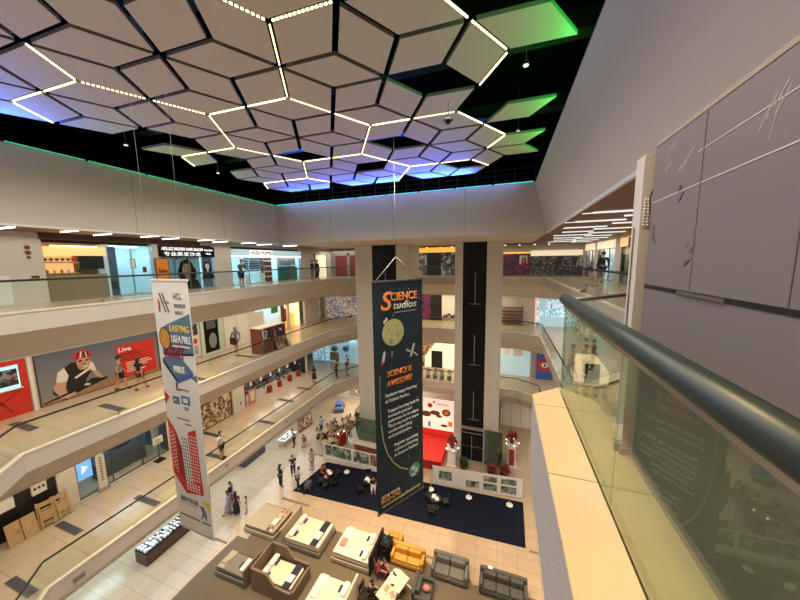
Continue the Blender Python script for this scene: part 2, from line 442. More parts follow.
# catwalk railing above the bulkhead
t = thing('catwalk_railing', 'thin dark catwalk railing above the back bulkhead, tinted blue', 'railing', (0, BY+.45, ZT))
mb = MB()
for zz in (.32, .62, .92): mb.tube([(BX0-.5, 0, zz), (BX1t+.8, 0, zz)], .018, 6)
obj('rail', mb, 'dark_grey', t)
for x in [BX0+.3+1.1*i for i in range(17)]:
    mb = MB(); mb.box(x-.02, x+.02, -.02, .02, 0, .95); obj('post', mb, 'dark_grey', t)
t = thing('catwalk_railing', 'thin dark catwalk railing above the right bulkhead, tinted green', 'railing', (BX1t+.5, 0, ZT))
mb = MB()
for zz in (.32, .62, .92): mb.tube([(0, -3.5, zz), (0, BY+.8, zz)], .018, 6)
obj('rail', mb, 'dark_grey', t)
for i in range(18):
    mb = MB(); mb.box(-.02, .02, -3.4+1.25*i-.02, -3.4+1.25*i+.02, 0, .95); obj('post', mb, 'dark_grey', t)
# roof trusses (dark beams crossing the void)
for i, y in enumerate((1.5, 6.3, 11.0, 15.7)):
    mb = MB(); mb.box(BX0-1.3, BX1t+1.5, y-.15, y+.15, ZR-.55, ZR-.02); mb.box(BX0-1.3, BX1t+1.5, y-.25, y+.25, ZR-.62, ZR-.52)
    struct('trim_%d' % nt, mb, 'matte_black'); nt += 1

# ---------------------------------------------------------------- rhombic ceiling panels
ZP = 4.8; kz = ZP/4.5
O = Vector((-5.732, 5.0727))*kz; A_ = Vector((1.42686, .03979))*kz; B_ = Vector((.70136, 1.17846))*kz
def nd(i, j): return O+A_*i+B_*j
def near(v, lst): return any(abs(v-q) < .35 for q in lst)
ROWS = [(5.2, -12.2, -.3), (5.9, -14.9, -1.5), (6.35, -11.7, -2.6), (7.05, -12.7, .5), (7.55, -9.6, -.6), (8.15, -10.6, -3.8), (8.75, -7.4, -2.6),
        (9.35, -12.8, -1.7), (9.9, -9.5, -4.9), (10.6, -12.8, .5), (11.15, -7.4, -2.7), (11.75, -10.6, -1.7), (12.25, -9.6, -.6), (12.85, -12.8, .5),
        (13.42, -11.7, -2.8), (14.05, -12.8, .4), (14.55, -9.6, -.6), (15.12, -12.8, -3.9), (15.65, -11.7, -2.8), (16.25, -12.8, -1.7)]
HOLES = [(-11.5, 8.4), (-8.3, 11.4), (-4.0, 11.5), (-6.2, 13.8), (-1.9, 15.0), (-6.1, 11.4)]
HOLES = [(-8.3, 11.4), (-4.0, 11.5), (-6.2, 13.8), (-1.9, 15.0)]
def present(cx, cy):
    if cy < -3.3 or cx < -14.6 or cx > .5: return False
    if cy < 4.75: return -13.9 < cx < -.6 if cy > 3 else cx < .4
    for hx, hy in HOLES:
        if abs(cx-hx) < .3 and abs(cy-hy) < .3: return False
    lo = 4.75
    for ytop, a, b in ROWS:
        if cy < ytop: return a-.2 < cx < b+.1 if not (ytop == 5.2) else -13.9 < cx < b
        lo = ytop
    return False
panel_n = 0
for j in range(-7, 13):
    for i in range(-16, 14):
        if (i-j) % 3: continue
        for di, dj, l0, l1 in ((1, 0, (0, 1), (1, -1)), (0, -1, (1, -1), (-1, 0)), (-1, 1, (0, 1), (-1, 0))):
            c = (nd(i, j)+nd(i+di, j+dj))/2/kz
            if not present(c.x, c.y): continue
            q = [nd(i, j), nd(i+l0[0], j+l0[1]), nd(i+di, j+dj), nd(i+l1[0], j+l1[1])]
            cc = sum(q, Vector((0, 0)))/4
            # shrink each panel to leave the dark joint
            pts = []
            n = 4; ar = sum(q[k].x*q[(k+1) % 4].y-q[(k+1) % 4].x*q[k].y for k in range(4))
            if ar < 0: q.reverse()
            pts = inset([(p.x-cc.x, p.y-cc.y) for p in q], .070)
            mb = MB(); mb.cur = 1; mb.prism(pts, 0.004, .09); mb.cur = 0
            mb.poly([(x, y, 0) for x, y in reversed(pts)])
            side = 'near' if cc.y < 6 else ('middle' if cc.y < 12 else 'far')
            edge = 'left' if cc.x < -10.5 else ('right' if cc.x > -3.5 else 'centre')
            o = obj('ceiling_panel', mb, ['panel', 'panel_side']); o.location = (cc.x, cc.y, ZP)
            tag(o, 'beige rhombus ceiling panel in the %s %s of the suspended pattern' % (side, edge), 'ceiling panel', 'beige rhombus ceiling panels, %s %s' % (side, edge))
            panel_n += 1
# warm light strips lying in the joints: pairs of lattice nodes
LED = [((-3,-1),(-2,-1),0),((-2,-1),(-3,0),0),((-3,0),(-2,1),1),((-3,0),(-4,0),0),((-4,0),(-5,0),0),((-5,0),(-6,1),0),((-3,1),(-3,2),1),
       ((-3,2),(-2,2),0),((-2,2),(-1,2),0),((-1,2),(0,1),0),((0,1),(1,0),1),((1,0),(2,0),1),((1,0),(1,-1),1),((-1,2),(-1,3),1),((-3,2),(-4,3),0),((-4,3),(-5,4),0),
       ((-5,4),(-6,4),0),((-6,4),(-7,4),0),((-7,4),(-8,5),0),((-5,4),(-5,5),1),((-5,5),(-5,6),0),((-5,6),(-4,6),0),((-5,6),(-6,7),0),((-4,6),(-3,6),0),
       ((-1,3),(-1,4),0),((-1,4),(-2,5),0),((-2,5),(-3,6),0),((-1,4),(0,4),0),((-3,6),(-3,7),0),((-3,7),(-3,8),0),((-3,8),(-4,9),0),((-4,9),(-5,10),0),((-3,8),(-2,8),0),
       ((-6,7),(-7,7),0),((-8,8),(-9,8),0),((-9,8),(-10,9),0),((-7,8),(-7,9),0),((3,1),(4,-0),1),((3,1),(3,2),1),((3,2),(2,3),0),((0,4),(1,4),1),((1,4),(1,5),0),
       ((1,5),(1,6),0),((1,6),(0,7),0),((-1,8),(-1,9),0),((-2,8),(-1,8),1),((3,1),(3,0),0)]
def pxn(x, y):
    d = R @ Vector((x-400, 300-y, -300)); return Vector((d.x, d.y))*(ZP/d.z)
LEDPX = [((28,43),(77,82),0),((77,82),(147,98),1),((77,82),(42,92),0),((42,92),(11,102),0),((11,102),(52,124),0),((153,101),(208,115),1),
         ((208,115),(247,108),0),((247,108),(289,99),0),((289,99),(281,67),0),((281,67),(270,22),1),((270,22),(337,2),1),((270,22),(178,-22),1),((289,99),(334,113),1),
         ((208,115),(224,133),0),((224,133),(236,148),0),((236,148),(208,152),0),((208,152),(183,157),0),((183,157),(195,167),0),((236,148),(272,155),1),((272,155),(303,162),1),
         ((303,162),(332,158),0),((303,162),(307,178),0),((332,158),(362,154),0),((362,154),(365,142),0),((365,142),(371,126),0),((371,126),(333,113),0),((371,126),(412,119),0),
         ((362,154),(387,161),0),((387,161),(410,167),0),((410,167),(403,175),0),((403,175),(398,181),0),((410,167),(440,163),0),((307,178),(285,181),0),((285,181),(264,183),0),
         ((264,183),(268,189),0),((307,178),(331,182),0),((416,-24),(470,19),0),((470,19),(509,51),1),((509,51),(479,86),0),((412,119),(457,112),1),((457,112),(484,124),0),
         ((484,124),(506,135),0),((506,135),(487,148),0),((466,160),(487,165),0),((440,163),(469,160),1)]
allnodes = [nd(i, j) for i in range(-18, 15) for j in range(-8, 14)]
for a, b, dots in LEDPX:
    pa = min(allnodes, key=lambda q: (q-pxn(*a)).length); pb = min(allnodes, key=lambda q: (q-pxn(*b)).length)
    if (pb-pa).length < .3: continue
    d = (pb-pa).normalized(); w = Vector((-d.y, d.x))*.014; pa2 = pa+d*.07; pb2 = pb-d*.07; Ln = (pb2-pa2).length
    side = 'near' if pa.y < 7 else ('middle' if pa.y < 12 else 'far')
    t = thing('strip_light', ('dotted ' if dots else 'continuous ')+'warm white strip light in a %s joint between ceiling panels' % side, 'strip light', (pa2.x, pa2.y, ZP),
              group=('dotted ' if dots else 'continuous ')+'strip lights in the %s ceiling joints' % side)
    mb = MB(); q = d*Ln; mb.add([(-w.x*1.5, -w.y*1.5, .03), (q.x-w.x*1.5, q.y-w.y*1.5, .03), (q.x+w.x*1.5, q.y+w.y*1.5, .03), (w.x*1.5, w.y*1.5, .03)], [(0, 3, 2, 1)])
    obj('channel', mb, 'dark_grey', t)
    mb = MB()
    segs = [(k/14+.008, k/14+.05) for k in range(14)] if dots else [(0, 1)]
    for s0, s1 in segs:
        p0 = d*Ln*s0; p1 = d*Ln*s1
        mb.add([(p0.x-w.x, p0.y-w.y, -.012), (p1.x-w.x, p1.y-w.y, -.012), (p1.x+w.x, p1.y+w.y, -.012), (p0.x+w.x, p0.y+w.y, -.012),
                (p0.x-w.x, p0.y-w.y, .02), (p1.x-w.x, p1.y-w.y, .02), (p1.x+w.x, p1.y+w.y, .02), (p0.x+w.x, p0.y+w.y, .02)],
               [(0, 3, 2, 1), (4, 5, 6, 7), (0, 1, 5, 4), (1, 2, 6, 5), (2, 3, 7, 6), (3, 0, 4, 7)])
    obj('diffuser', mb, 'led_warm', t)
# small work lamps in the void
for x, y, lab in ((.39, 9.47, 'small white lamp in the black void right of the panels'), (-15.67, 9.13, 'small white lamp in the black void near the left bulkhead'), (-15.68, 13.6, 'small white lamp in the black void past the detached green-lit panels'), (.36, 13.87, 'small white lamp in the black void between the two green-lit panels')):
    t = thing('ceiling_lamp', lab, 'lamp', (x, y, 5.2)); mb = MB(); mb.cyl(0, 0, 0, .12, .09, 12, .05); obj('housing', mb, 'dark_grey', t)
    mb = MB(); mb.tube([(0, 0, .12), (0, 0, ZR-5.2)], .01, 6); obj('rod', mb, 'dark_grey', t)
    mb = MB(); mb.cyl(0, 0, -.02, 0, .07, 12); obj('bulb', mb, 'sign_white', t)
# camera dome and a hanging wire under the panels
t = thing('security_camera', 'small dark camera hanging on a wire below the ceiling panels', 'camera', (-1.75, 9.7, 4.2))
mb = MB(); mb.tube([(0, 0, .1), (0, 0, .6)], .008, 6); obj('wire', mb, 'black', t); mb = MB(); mb.cyl(0, 0, .03, .1, .17, 14, .06); obj('cap', mb, 'grey', t)
mb = MB(); mb.ball(0, 0, 0, .08); obj('dome', mb, 'dark_gloss', t)

# ---------------------------------------------------------------- glass railings
def railing(label, path, z0, rail='rail_dark', glass='glass', h=1.1, r=.042, step=2.9, clamp=True, z1=0.):
    t = thing('glass_railing', label, 'railing', (path[0][0], path[0][1], z0))
    P = [Vector((x-path[0][0], y-path[0][1])) for x, y in path]
    mb = MB(); mb.tube([(p.x, p.y, h) for p in P], r, 10); obj('handrail', mb, rail, t)
    for a, b in zip(P, P[1:]):
        n = max(1, round((b-a).length/step)); d = (b-a)/n; u = d.normalized(); w = Vector((-u.y, u.x))*.006
        for k in range(n):
            p = a+d*k+u*.012; q = a+d*(k+1)-u*.012
            mb = MB(); mb.prism([(p.x-w.x, p.y-w.y), (q.x-w.x, q.y-w.y), (q.x+w.x, q.y+w.y), (p.x+w.x, p.y+w.y)], .02+z1, h-r)
            obj('glass_pane', mb, glass, t)
            if clamp and k:
                mb = MB(); c = a+d*k; mb.cyl(c.x, c.y, .0, .16, .035, 8); mb.cyl(c.x, c.y, h-.17, h-.03, .02, 8); obj('clamp', mb, 'steel', t)
    return t
o_ = .06
railing('long glass railing with black handrail along left side of top gallery', [(XL-.07, 5.0), (XL-.07, 25.4), (-14.2, 29.37), (-13.3, 29.37)], Z3+.02)
railing('glass railing with black handrail along left gallery below the cyclist billboard', [(-11.6, .3), (XL-.07, 5.0), (XL-.07, 25.4), (-14.2, 29.37), (-13.3, 29.37)], Z2+.02)
railing('glass railing with black handrail along the lowest left gallery', [(-11.6, .3), (XL-.07, 5.0), (XL-.07, 25.4), (-14.2, 29.37), (-13.3, 29.37)], Z1+.02)
for z0, nm in ((Z3, 'top'), (Z2, 'middle'), (Z1, 'lowest')):
    railing('short glass railing between the two lift shafts on the %s gallery' % nm, [(-8.1, 29.37), (-3.96, 29.37)], z0+.02, step=2.1)
railing('glass railing with slim handrail along far right of top gallery', [(-.15, 29.37), (1.3, 29.37), (3.47, 28.2), (3.47, 7.0)], Z3+.02)
railing('glass railing turning the far right corner of the middle gallery', [(-.15, 29.37), (1.3, 29.37), (XR+.07, 28.2), (XR+.07, 1.0)], Z2+.02)
railing('glass railing turning the far right corner of the lowest gallery', [(-.15, 29.37), (1.3, 29.37), (XR+.07, 28.2), (XR+.07, 1.0)], Z1+.02)
# near railing beside the camera
t = thing('glass_railing', 'close glass railing with thick grey green handrail above the yellow stone ledge', 'railing', (.66, 3.8, Z3))
mb = MB(); mb.tube([(0, 0, 1.13), (0, -3.55, 1.13)], .062, 20); mb.ball(0, 0, 1.13, .062, n=16, m=9); obj('handrail', mb, 'rail_near', t)
mb = MB(); mb.box(-.018, .018, -3.55, 0, 1.04, 1.075); obj('channel', mb, 'steel', t)
for a, b in ((-.02, -1.78), (-1.81, -3.5)):
    mb = MB(); mb.box(-.008, .008, b, a, .0, 1.06); obj('glass_pane', mb, 'glass_near', t)
mb = MB(); mb.box(-.02, .02, -1.83, -1.79, .45, .50); obj('clamp', mb, 'steel', t)
t = thing('glass_railing', 'glass return panel with thin steel cap beyond the end of the thick handrail', 'railing', (.70, 3.86, Z3))
mb = MB(); mb.tube([(0, 0, 1.1), (1.55, 1.5, 1.1), (2.7, 2.7, 1.1)], .03, 10); obj('handrail', mb, 'steel', t)
for k in range(2):
    a = .02+k*1.35; b = a+1.3
    mb = MB(); mb.prism([(a, a), (b, b), (b-.01, b+.01), (a-.01, a+.01)], 0, 1.07); obj('glass_pane', mb, 'glass', t)
t = thing('glass_railing', 'near railing of thick grey green rail crossing the bottom left corner', 'railing', (-4.0, .05, Z3))
mb = MB(); mb.tube([(0, 0, 1.13), (4.66, 0, 1.13), (4.66, .12, 1.13)], .062, 14); obj('handrail', mb, 'rail_near', t)
mb = MB(); mb.box(0, 4.6, -.008, .008, 0, 1.06); obj('glass_pane', mb, 'glass_near', t)

# near ledge of yellow stone with granite face
def prism_struct(name, pts, z0, z1, m):
    mb = MB(); mb.prism(pts, z0, z1); return struct(name, mb, m)
prism_struct('trim_%d' % nt, [(.335, -.2), (.64, -.2), (.64, 3.84), (.335, 3.56)], Z3+.031, Z3+.06, 'tile_ledge'); nt += 1
prism_struct('trim_%d' % nt, [(.66, -.2), (1.05, -.2), (1.05, 4.25), (.66, 3.86)], Z3+.031, Z3+.045, 'tile_ledge'); nt += 1
mb = MB(); mb.box(.345, .37, .25, 3.57, -2.5, Z3+.03)
mb.prism([(.345, 3.57), (3.35, 6.57), (3.35, 6.62), (.345, 3.62)], -2.5, Z3+.03)
struct('trim_%d' % nt, mb, 'granite'); nt += 1

# hoarding right behind the near railing
t = thing('hoarding', 'large grey boarded hoarding with scuffs and pale scratches beside the near handrail', 'hoarding', (.95, 2.6, Z3+.05))
mb = MB(); mb.box(0, .06, -3.6, 0, 0, 1.32); obj('lower_board', mb, 'hoarding', t)
mb = MB(); mb.box(0, .06, -3.6, 0, 1.345, 2.27); obj('upper_board', mb, 'hoarding', t)
mb = MB(); mb.box(-.004, .05, -3.6, 0, 1.32, 1.345); obj('joint', mb, 'black', t)
mb = MB(); mb.box(-.003, .066, -3.6, .0, 2.27, 2.295); obj('top_rail', mb, 'hoard_rail', t)
for y, a, b in ((-.55, 1.35, 2.27), (-1.16, 1.35, 2.27), (-1.5, .05, 1.31)):
    mb = MB(); mb.box(-.003, 0, y-.004, y+.004, a, b); obj('seam', mb, 'hoarding_seam', t)
mb = MB()
rs = random.Random(3)
for cx, cz, n, l in ((-.33, 2.02, 3, .10), (-.95, 2.03, 7, .09), (-.60, 1.72, 0, 0), (-.2, 2.12, 4, .07)):
    for k in range(n):
        y = cx+rs.uniform(-.05, .05); z = cz+rs.uniform(-.06, .06); a = rs.uniform(.4, 1.4); dy = l*math.cos(a); dz = l*math.sin(a)
        mb.add([(-.002, y, z), (-.002, y-dy, z+dz), (-.002, y-dy, z+dz+.006), (-.002, y, z+.006)], [(0, 1, 2, 3)])
mb.add([(-.002, 0, 1.90), (-.002, -1.6, 1.93), (-.002, -1.6, 1.936), (-.002, 0, 1.906)], [(0, 1, 2, 3)])
mb.add([(-.002, -.5, 2.08), (-.002, -1.5, 2.13), (-.002, -1.5, 2.135), (-.002, -.5, 2.085)], [(0, 1, 2, 3)])
obj('scratch', mb, 'post_white', t)
mb = MB()
for cx, cz in ((-.36, 1.86), (-.08, 1.66), (-.5, 1.52)):
    for k in range(6): 
        y = cx+rs.uniform(-.04, .04); z = cz+rs.uniform(-.05, .05); mb.add([(-.002, y, z), (-.002, y-.025, z+.03), (-.002, y-.03, z+.045), (-.002, y-.006, z+.02)], [(0, 1, 2, 3)])
obj('scuff', mb, 'dark_grey', t)
mb = MB(); mb.box(-.012, 0, -.85, -.45, 1.322, 1.338); obj('hinge', mb, 'steel', t)
t = thing('post', 'white square post with taped black wire at the end of the grey hoarding', 'post', (.90, 2.70, Z3+.05))
mb = MB(); mb.box(0, .11, -.07, .07, 0, 2.24); obj('shaft', mb, 'post_white', t)
mb = MB(); mb.box(-.005, .115, -.075, .075, 0, .05); obj('shoe', mb, 'dark_grey', t)
mb = MB(); mb.tube([(.06, -.085, 1.72), (.04, -.09, 1.95), (.12, -.10, 2.2), (.15, -.09, 2.26), (.19, -.12, 2.24)], .005, 6)
mb.tube([(.15, -.09, 2.26), (.10, -.09, 2.05), (.19, -.11, 1.9), (.12, -.09, 1.78), (.06, -.085, 1.72)], .004, 6); obj('wire', mb, 'black', t)
mb = MB()
for k in range(26):
    y = .02+.02*(k % 3); z = 1.76+.022*(k//3); mb.ball(y, -.078, z, .008, .006, .008, 6, 4)
obj('tape', mb, 'white', t)
mb = MB(); mb.box(-.004, 0, .0, .03, .95, 1.75); obj('perforated_strip', mb, 'steel', t)
# reverse lettering and outline on the inner board seen through the glass
# ---------------------------------------------------------------- bays and shops
WALLS = []
def wall_run(name, d, org, length, H, openings, m='wall_cream', head=.0, th=.25):
    """wall along local +x from origin with rectangular openings [(x0,x1,h)]"""
    mb = MB(); x = 0
    for a, b, h in sorted(openings):
        if a > x: mb.box(x, a, 0, H, -th, 0)
        if h < H: mb.box(a, b, h, H, -th, 0)
        x = b
    if x < length: mb.box(x, length, 0, H, -th, 0)
    o = struct(name, mb, m); face(o, org, d); return o
def room(parent, w, h, depth, wallm='white', floorm=None, backm=None, lamp='lamp_neutral', nl=2):
    mb = MB()
    mb.cur = 0; mb.box(-.04, 0, 0, h, -depth, -.02); mb.box(w, w+.04, 0, h, -depth, -.02); mb.box(0, w, h-.03, h, -depth, -.02)
    mb.cur = 1; mb.box(-.04, w+.04, 0, h, -depth-.04, -depth)
    obj('interior', mb, [wallm, backm or wallm], parent)
    for k in range(nl):
        x = w*(k+.5)/nl
        mb = MB(); mb.box(x-w*.28/nl, x+w*.28/nl, h-.07, h-.035, -depth*.75, -depth*.25); obj('ceiling_light', mb, lamp, parent)
def glazing(parent, x0, x1, h, n, m='glass_shop', fr='dark_grey', z=-.05, fw=.04, doorway=None):
    mb = MB(); w = (x1-x0)/n
    for k in range(n+1): mb.box(x0+k*w-fw/2, x0+k*w+fw/2, 0, h, z-.05, z+.02)
    mb.box(x0, x1, h-fw, h, z-.05, z+.02); mb.box(x0, x1, 0, fw, z-.05, z+.02)
    obj('frame', mb, fr, parent)
    for k in range(n):
        if doorway == k: continue
        mb = MB(); mb.box(x0+k*w+fw/2, x0+(k+1)*w-fw/2, fw, h-fw, z-.015, z); obj('glass_pane', mb, m, parent)
def shelves(parent, x0, x1, h, z, n, stock='goods_mix', m='white', d=.35, base=.2):
    for k in range(n):
        y = base+(h-base)*k/n
        mb = MB(); mb.box(x0, x1, y, y+.04, z, z+d); obj('shelf', mb, m, parent)
        mb = MB(); rr = random.Random(k*7+int(x0*10)); x = x0+.05
        while x < x1-.1:
            w = rr.uniform(.08, .25); hh = rr.uniform(.15, .75)*(h-base)/n
            mb.box(x, min(x+w, x1), y+.04, y+.04+hh, z+.05, z+d-.05); x += w+.03
        obj('shop_stock', mb, stock, parent, kind='stuff')

# --- top gallery, left side (plane x = -19.2)
X3 = -19.2; H3 = ZC-Z3
def L3(y): return (X3, y, Z3)
wall_run('wall_left', '+X', (X3, 1.0, Z3), 35.0, H3, [(6.45, 8.75, 2.82), (8.75, 10.85, 2.82), (11.2, 14.7, 2.86), (16.15, 24.2, 2.9)], 'wall_cream')
t = fthing('wall_sign', 'three small dark red round signs stacked on the white wall, far left', 'sign', L3(7.02), '+X')
for k, (h, s) in enumerate(((2.42, .085), (2.2, .09), (2.0, .06))):
    mb = MB(); mb.cyl(0, h, 0, .03, s, 14); obj('disc', mb, 'wood_red', t)
t = fthing('wall_sign', 'small dark rectangular plate on the white wall below the round signs', 'sign', L3(7.12), '+X')
mb = MB(); mb.box(-.12, .12, 1.1, 1.22, 0, .02); obj('plate', mb, 'wood_red', t)
t = fthing('wall_fixture', 'flush pale panel with dark red handle on the far left white wall', 'panel', L3(4.9), '+X')
mb = MB(); mb.box(0, 1.5, .05, 1.25, 0, .015); obj('panel', mb, 'white', t); mb = MB(); mb.box(.55, .7, .98, 1.06, .015, .04); obj('handle', mb, 'wood_red', t)
HS = 2.86
mb = MB(); mb.box(7.4, 14.75, HS-.06, H3, 0, .05); o = struct('trim_%d' % nt, mb, 'wood_dark'); nt += 1; face(o, (X3, 0, Z3), '+X')
# amber lit niche with books
t = fthing('display_niche', 'amber lit display niche with white books and an orange box over an olive counter', 'display', L3(7.45), '+X')
mb = MB(); mb.cur = 0; mb.box(0, 2.3, 0, HS-.15, -.9, -.86); mb.box(-.02, .02, 0, HS-.15, -.9, -.02); mb.box(2.28, 2.3, 0, HS-.15, -.9, -.02); obj('back_panel', mb, 'wood_light', t)
mb = MB(); mb.box(0, 2.3, HS-.75, HS-.35, -.85, -.1); obj('canopy', mb, 'lit_amber', t)
mb = MB(); mb.box(.3, 1.95, HS-.34, HS-.30, -.12, -.05); obj('tube_light', mb, 'lamp_warm', t)
mb = MB(); mb.box(0, 1.3, 1.25, HS-.75, -.85, -.8); obj('lit_back', mb, 'lit_amber', t)
for y in (1.25, 1.75): 
    mb = MB(); mb.box(0, 1.3, y, y+.05, -.8, -.3); obj('shelf', mb, 'wood_light', t)
mb = MB(); mb.box(1.3, 2.3, 1.45, 2.1, -.8, -.3); obj('dark_panel', mb, 'black', t)
mb = MB(); mb.box(0, 2.3, 0, 1.2, -.8, -.15); obj('counter', mb, 'olive_panel', t)
for k in range(6):
    b = fthing('book', ('white and black book' if k < 5 else 'orange box')+' on the upper shelf of the amber niche, %s' % ['leftmost', 'second from left', 'third from left', 'fourth from left', 'fifth from left', 'at the right end'][k], 'book' if k < 5 else 'box', (X3-.4, 7.6+.19*k, Z3+1.8), '+X', 'books in the amber niche')
    mb = MB(); mb.box(0, .15, 0, .24, -.1, -.05); obj('cover', mb, 'white' if k < 5 else 'orange', b)
    mb = MB(); mb.box(.02, .13, .08, .16, -.05, -.045); obj('picture', mb, 'black' if k < 5 else 'red', b)
for k in range(5):
    b = fthing('ornament', 'small pale ornament on the lower shelf of the amber niche, %s' % ['leftmost', 'second from left', 'in the middle', 'fourth from left', 'at the right end'][k], 'ornament', (X3-.5, 7.65+.24*k, Z3+1.3), '+X', 'ornaments in the amber niche')
    mb = MB(); mb.loft([[(.05+r*math.cos(2*PI*a/8), h, r*math.sin(2*PI*a/8)) for a in range(8)] for r, h in ((.03, 0), (.06, .05), (.05, .12), (.02, .16))]); obj('vase', mb, 'offwhite' if k % 2 else 'wood', b)
# ice blue lit glass shop
t = fthing('shop_front', 'pale ice blue glass fronted shop with small notices, left of the red sale sign', 'shop', L3(9.75), '+X')
room(t, 2.1, HS-.2, 1.6, 'lit_ice', backm='lit_ice', lamp='lamp_cool', nl=1)
glazing(t, 0, 2.1, HS-.2, 2, fr='steel')
mb = MB(); rect(mb, .95, 1.2, 1.45, 1.95, .0, 0); rect(mb, .98, 1.17, 1.48, 1.92, .003, 1); obj('notice', mb, ['black', 'white'], t)
mb = MB(); rect(mb, 1.5, 1.7, 1.2, 1.5, .0, 0); obj('notice', mb, 'dark_grey', t)
mb = MB(); mb.box(.1, .5, .0, 2.6, -.5, -.3); obj('curtain', mb, 'slate_blue', t)
mb = MB(); mb.box(.02, .35, .4, .8, -.3, -.1); obj('machine', mb, 'dark_grey', t)
t = fthing('sign_stand', 'orange red sale poster standing left of the hair salon', 'sign', (X3+.12, 11.85, Z3), '+X')
mb = MB(); mb.box(0, .75, 0, 2.0, -.04, 0); obj('board', mb, 'dark_grey', t); mb = MB(); mb.box(.05, .7, .3, 1.95, 0, .01); obj('poster', mb, 'orange', t)
text('lettering', 'Sale', 'wood_red', t, .12, 1.15, .012, .32, .5, bold=.01); mb = MB(); mb.box(.1, .65, .35, .6, .011, .014); obj('band', mb, 'white', t)
# hair salon
t = fthing('shop_front', 'hair salon with black illuminated sign and a large portrait of a dark haired woman', 'shop', L3(12.2), '+X')
room(t, 3.5, HS-.45, 1.8, 'lit_ice', lamp='lamp_cool', nl=2)
glazing(t, 0, 3.5, HS-.75, 4, fr='steel')
mb = MB(); mb.box(-.05, 3.55, HS-.78, HS-.1, -.2, .06); obj('sign_board', mb, 'dark_gloss', t)
text('lettering', 'HELLEZ MODES HAIR SALON', 'sign_white', t, .1, HS-.38, .07, .26, 2.6, bold=.002, shear=.25)
text('lettering', '专业美发沙龙', 'sign_white', t, .2, HS-.70, .07, .27, 2.3, bold=.0)
text('lettering', 'Beauty Studio', 'sign_white', t, 2.8, HS-.36, .07, .15, .6); text('lettering', 'Nails', 'sign_white', t, 2.9, HS-.6, .07, .15, .35)
mb = MB(); rect(mb, .1, 2.5, .1, 2.2, -.10, 0)
def portrait(mb, cx, cy, s, hairmi, skinmi, bodymi, z, lip=None):
    mb.cur = hairmi; mb.disc(cx, cy+.02*s, z, .30*s, .36*s); mb.disc(cx-.12*s, cy-.3*s, z, .22*s, .4*s, ang=.3); mb.disc(cx+.18*s, cy-.3*s, z, .2*s, .38*s, ang=-.3)
    mb.cur = skinmi; mb.disc(cx, cy-.05*s, z+.003, .19*s, .25*s); mb.poly([(cx-.07*s, cy-.5*s, z+.002), (cx+.09*s, cy-.5*s, z+.002), (cx+.08*s, cy-.2*s, z+.002), (cx-.07*s, cy-.2*s, z+.002)])
    mb.cur = bodymi; mb.poly([(cx-.6*s, cy-1.1*s, z+.001), (cx+.65*s, cy-1.1*s, z+.001), (cx+.45*s, cy-.5*s, z+.001), (cx+.1*s, cy-.4*s, z+.001), (cx-.1*s, cy-.4*s, z+.001), (cx-.4*s, cy-.52*s, z+.001)])
    mb.cur = hairmi
    for e in (-.075, .075): mb.disc(cx+e*s, cy, z+.005, .035*s, .012*s, 8); mb.disc(cx+e*s, cy+.045*s, z+.005, .045*s, .008*s, 8)
    mb.poly([(cx-.015*s, cy-.09*s, z+.005), (cx+.02*s, cy-.09*s, z+.005), (cx+.005*s, cy-.03*s, z+.005)])
    mb.cur = lip if lip is not None else hairmi; mb.disc(cx+.005*s, cy-.16*s, z+.005, .055*s, .014*s, 8)
portrait(mb, 1.6, 1.35, 1.55, 1, 2, 1, -.095, 3)
mb.cur = 4
for k in range(5): mb.disc(.3+.35*k, 2.0+.08*(k % 2), -.09, .12, .09)
obj('portrait_poster', mb, ['light_blue', 'black', 'skin_l', 'red', 'slate_blue'], t)
mb = MB(); rect(mb, 2.62, 3.35, .05, 2.15, -.06, 0); portrait(mb, 3.0, 1.5, .8, 1, 2, 1, -.05, 3); mb.cur = 4
for k in range(7): rect(mb, 2.7, 3.25-.05*(k % 3), .2+.06*k, .23+.06*k, -.05, 4)
obj('salon_poster', mb, ['slate_blue', 'black', 'offwhite', 'red', 'grey'], t)
# shoe shop
t = fthing('shop_front', 'shoe shop with pale illuminated sign and a grid of small display boxes', 'shop', L3(17.15), '+X')
room(t, 8.05, HS-.25, 2.4, 'lit_ice', lamp='lamp_cool', nl=3)
mb = MB(); mb.box(0, 8.05, HS-.62, HS-.15, -.1, .06); obj('sign_board', mb, 'lit_ice', t)
mb = MB(); mb.box(1.7, 4.2, HS-.60, HS-.18, .06, .1); obj('sign_plate', mb, 'sign_white', t)
text('lettering', 'HUSH PUPPIES', 'wood_red', t, 1.75, HS-.54, .11, .42, 2.4, bold=.006)
mb = MB(); mb.box(0, 8.05, HS-.72, HS-.66, -.1, .0); obj('strip_light', mb, 'lamp_cool', t)
glazing(t, 0, 8.05, HS-.75, 5, fr='steel', doorway=2)
mb = MB(); rect(mb, 1.6, 3.4, 1.1, 2.15, -.6, 0)
mb.cur = 1
for a in range(9):
    for b in range(5): mb.box(1.65+.19*a, 1.80+.19*a, 1.15+.2*b, 1.27+.2*b, -.6, -.5)
obj('shoe_grid', mb, ['white', 'slate_blue'], t)
mb = MB(); mb.box(3.5, 4.7, 0, 2.2, -.7, -.6); obj('display_board', mb, 'wood_red', t)
mb = MB()
for b in range(4):
    for a in range(4): mb.box(3.6+.26*a, 3.78+.26*a, .4+.45*b, .52+.45*b, -.6, -.5)
obj('shoes', mb, 'offwhite', t, kind='stuff')
mb = MB(); mb.box(5.3, 7.6, 1.35, 2.1, -.4, -.3); obj('window_poster', mb, 'text_grey', t); mb = MB(); mb.box(5.2, 7.8, 0, 1.2, -.4, -.3); obj('display_base', mb, 'teal', t)
mb = MB(); mb.box(5.3, 7.6, 1.2, 1.32, -.4, -.28); obj('blue_band', mb, 'blue', t)
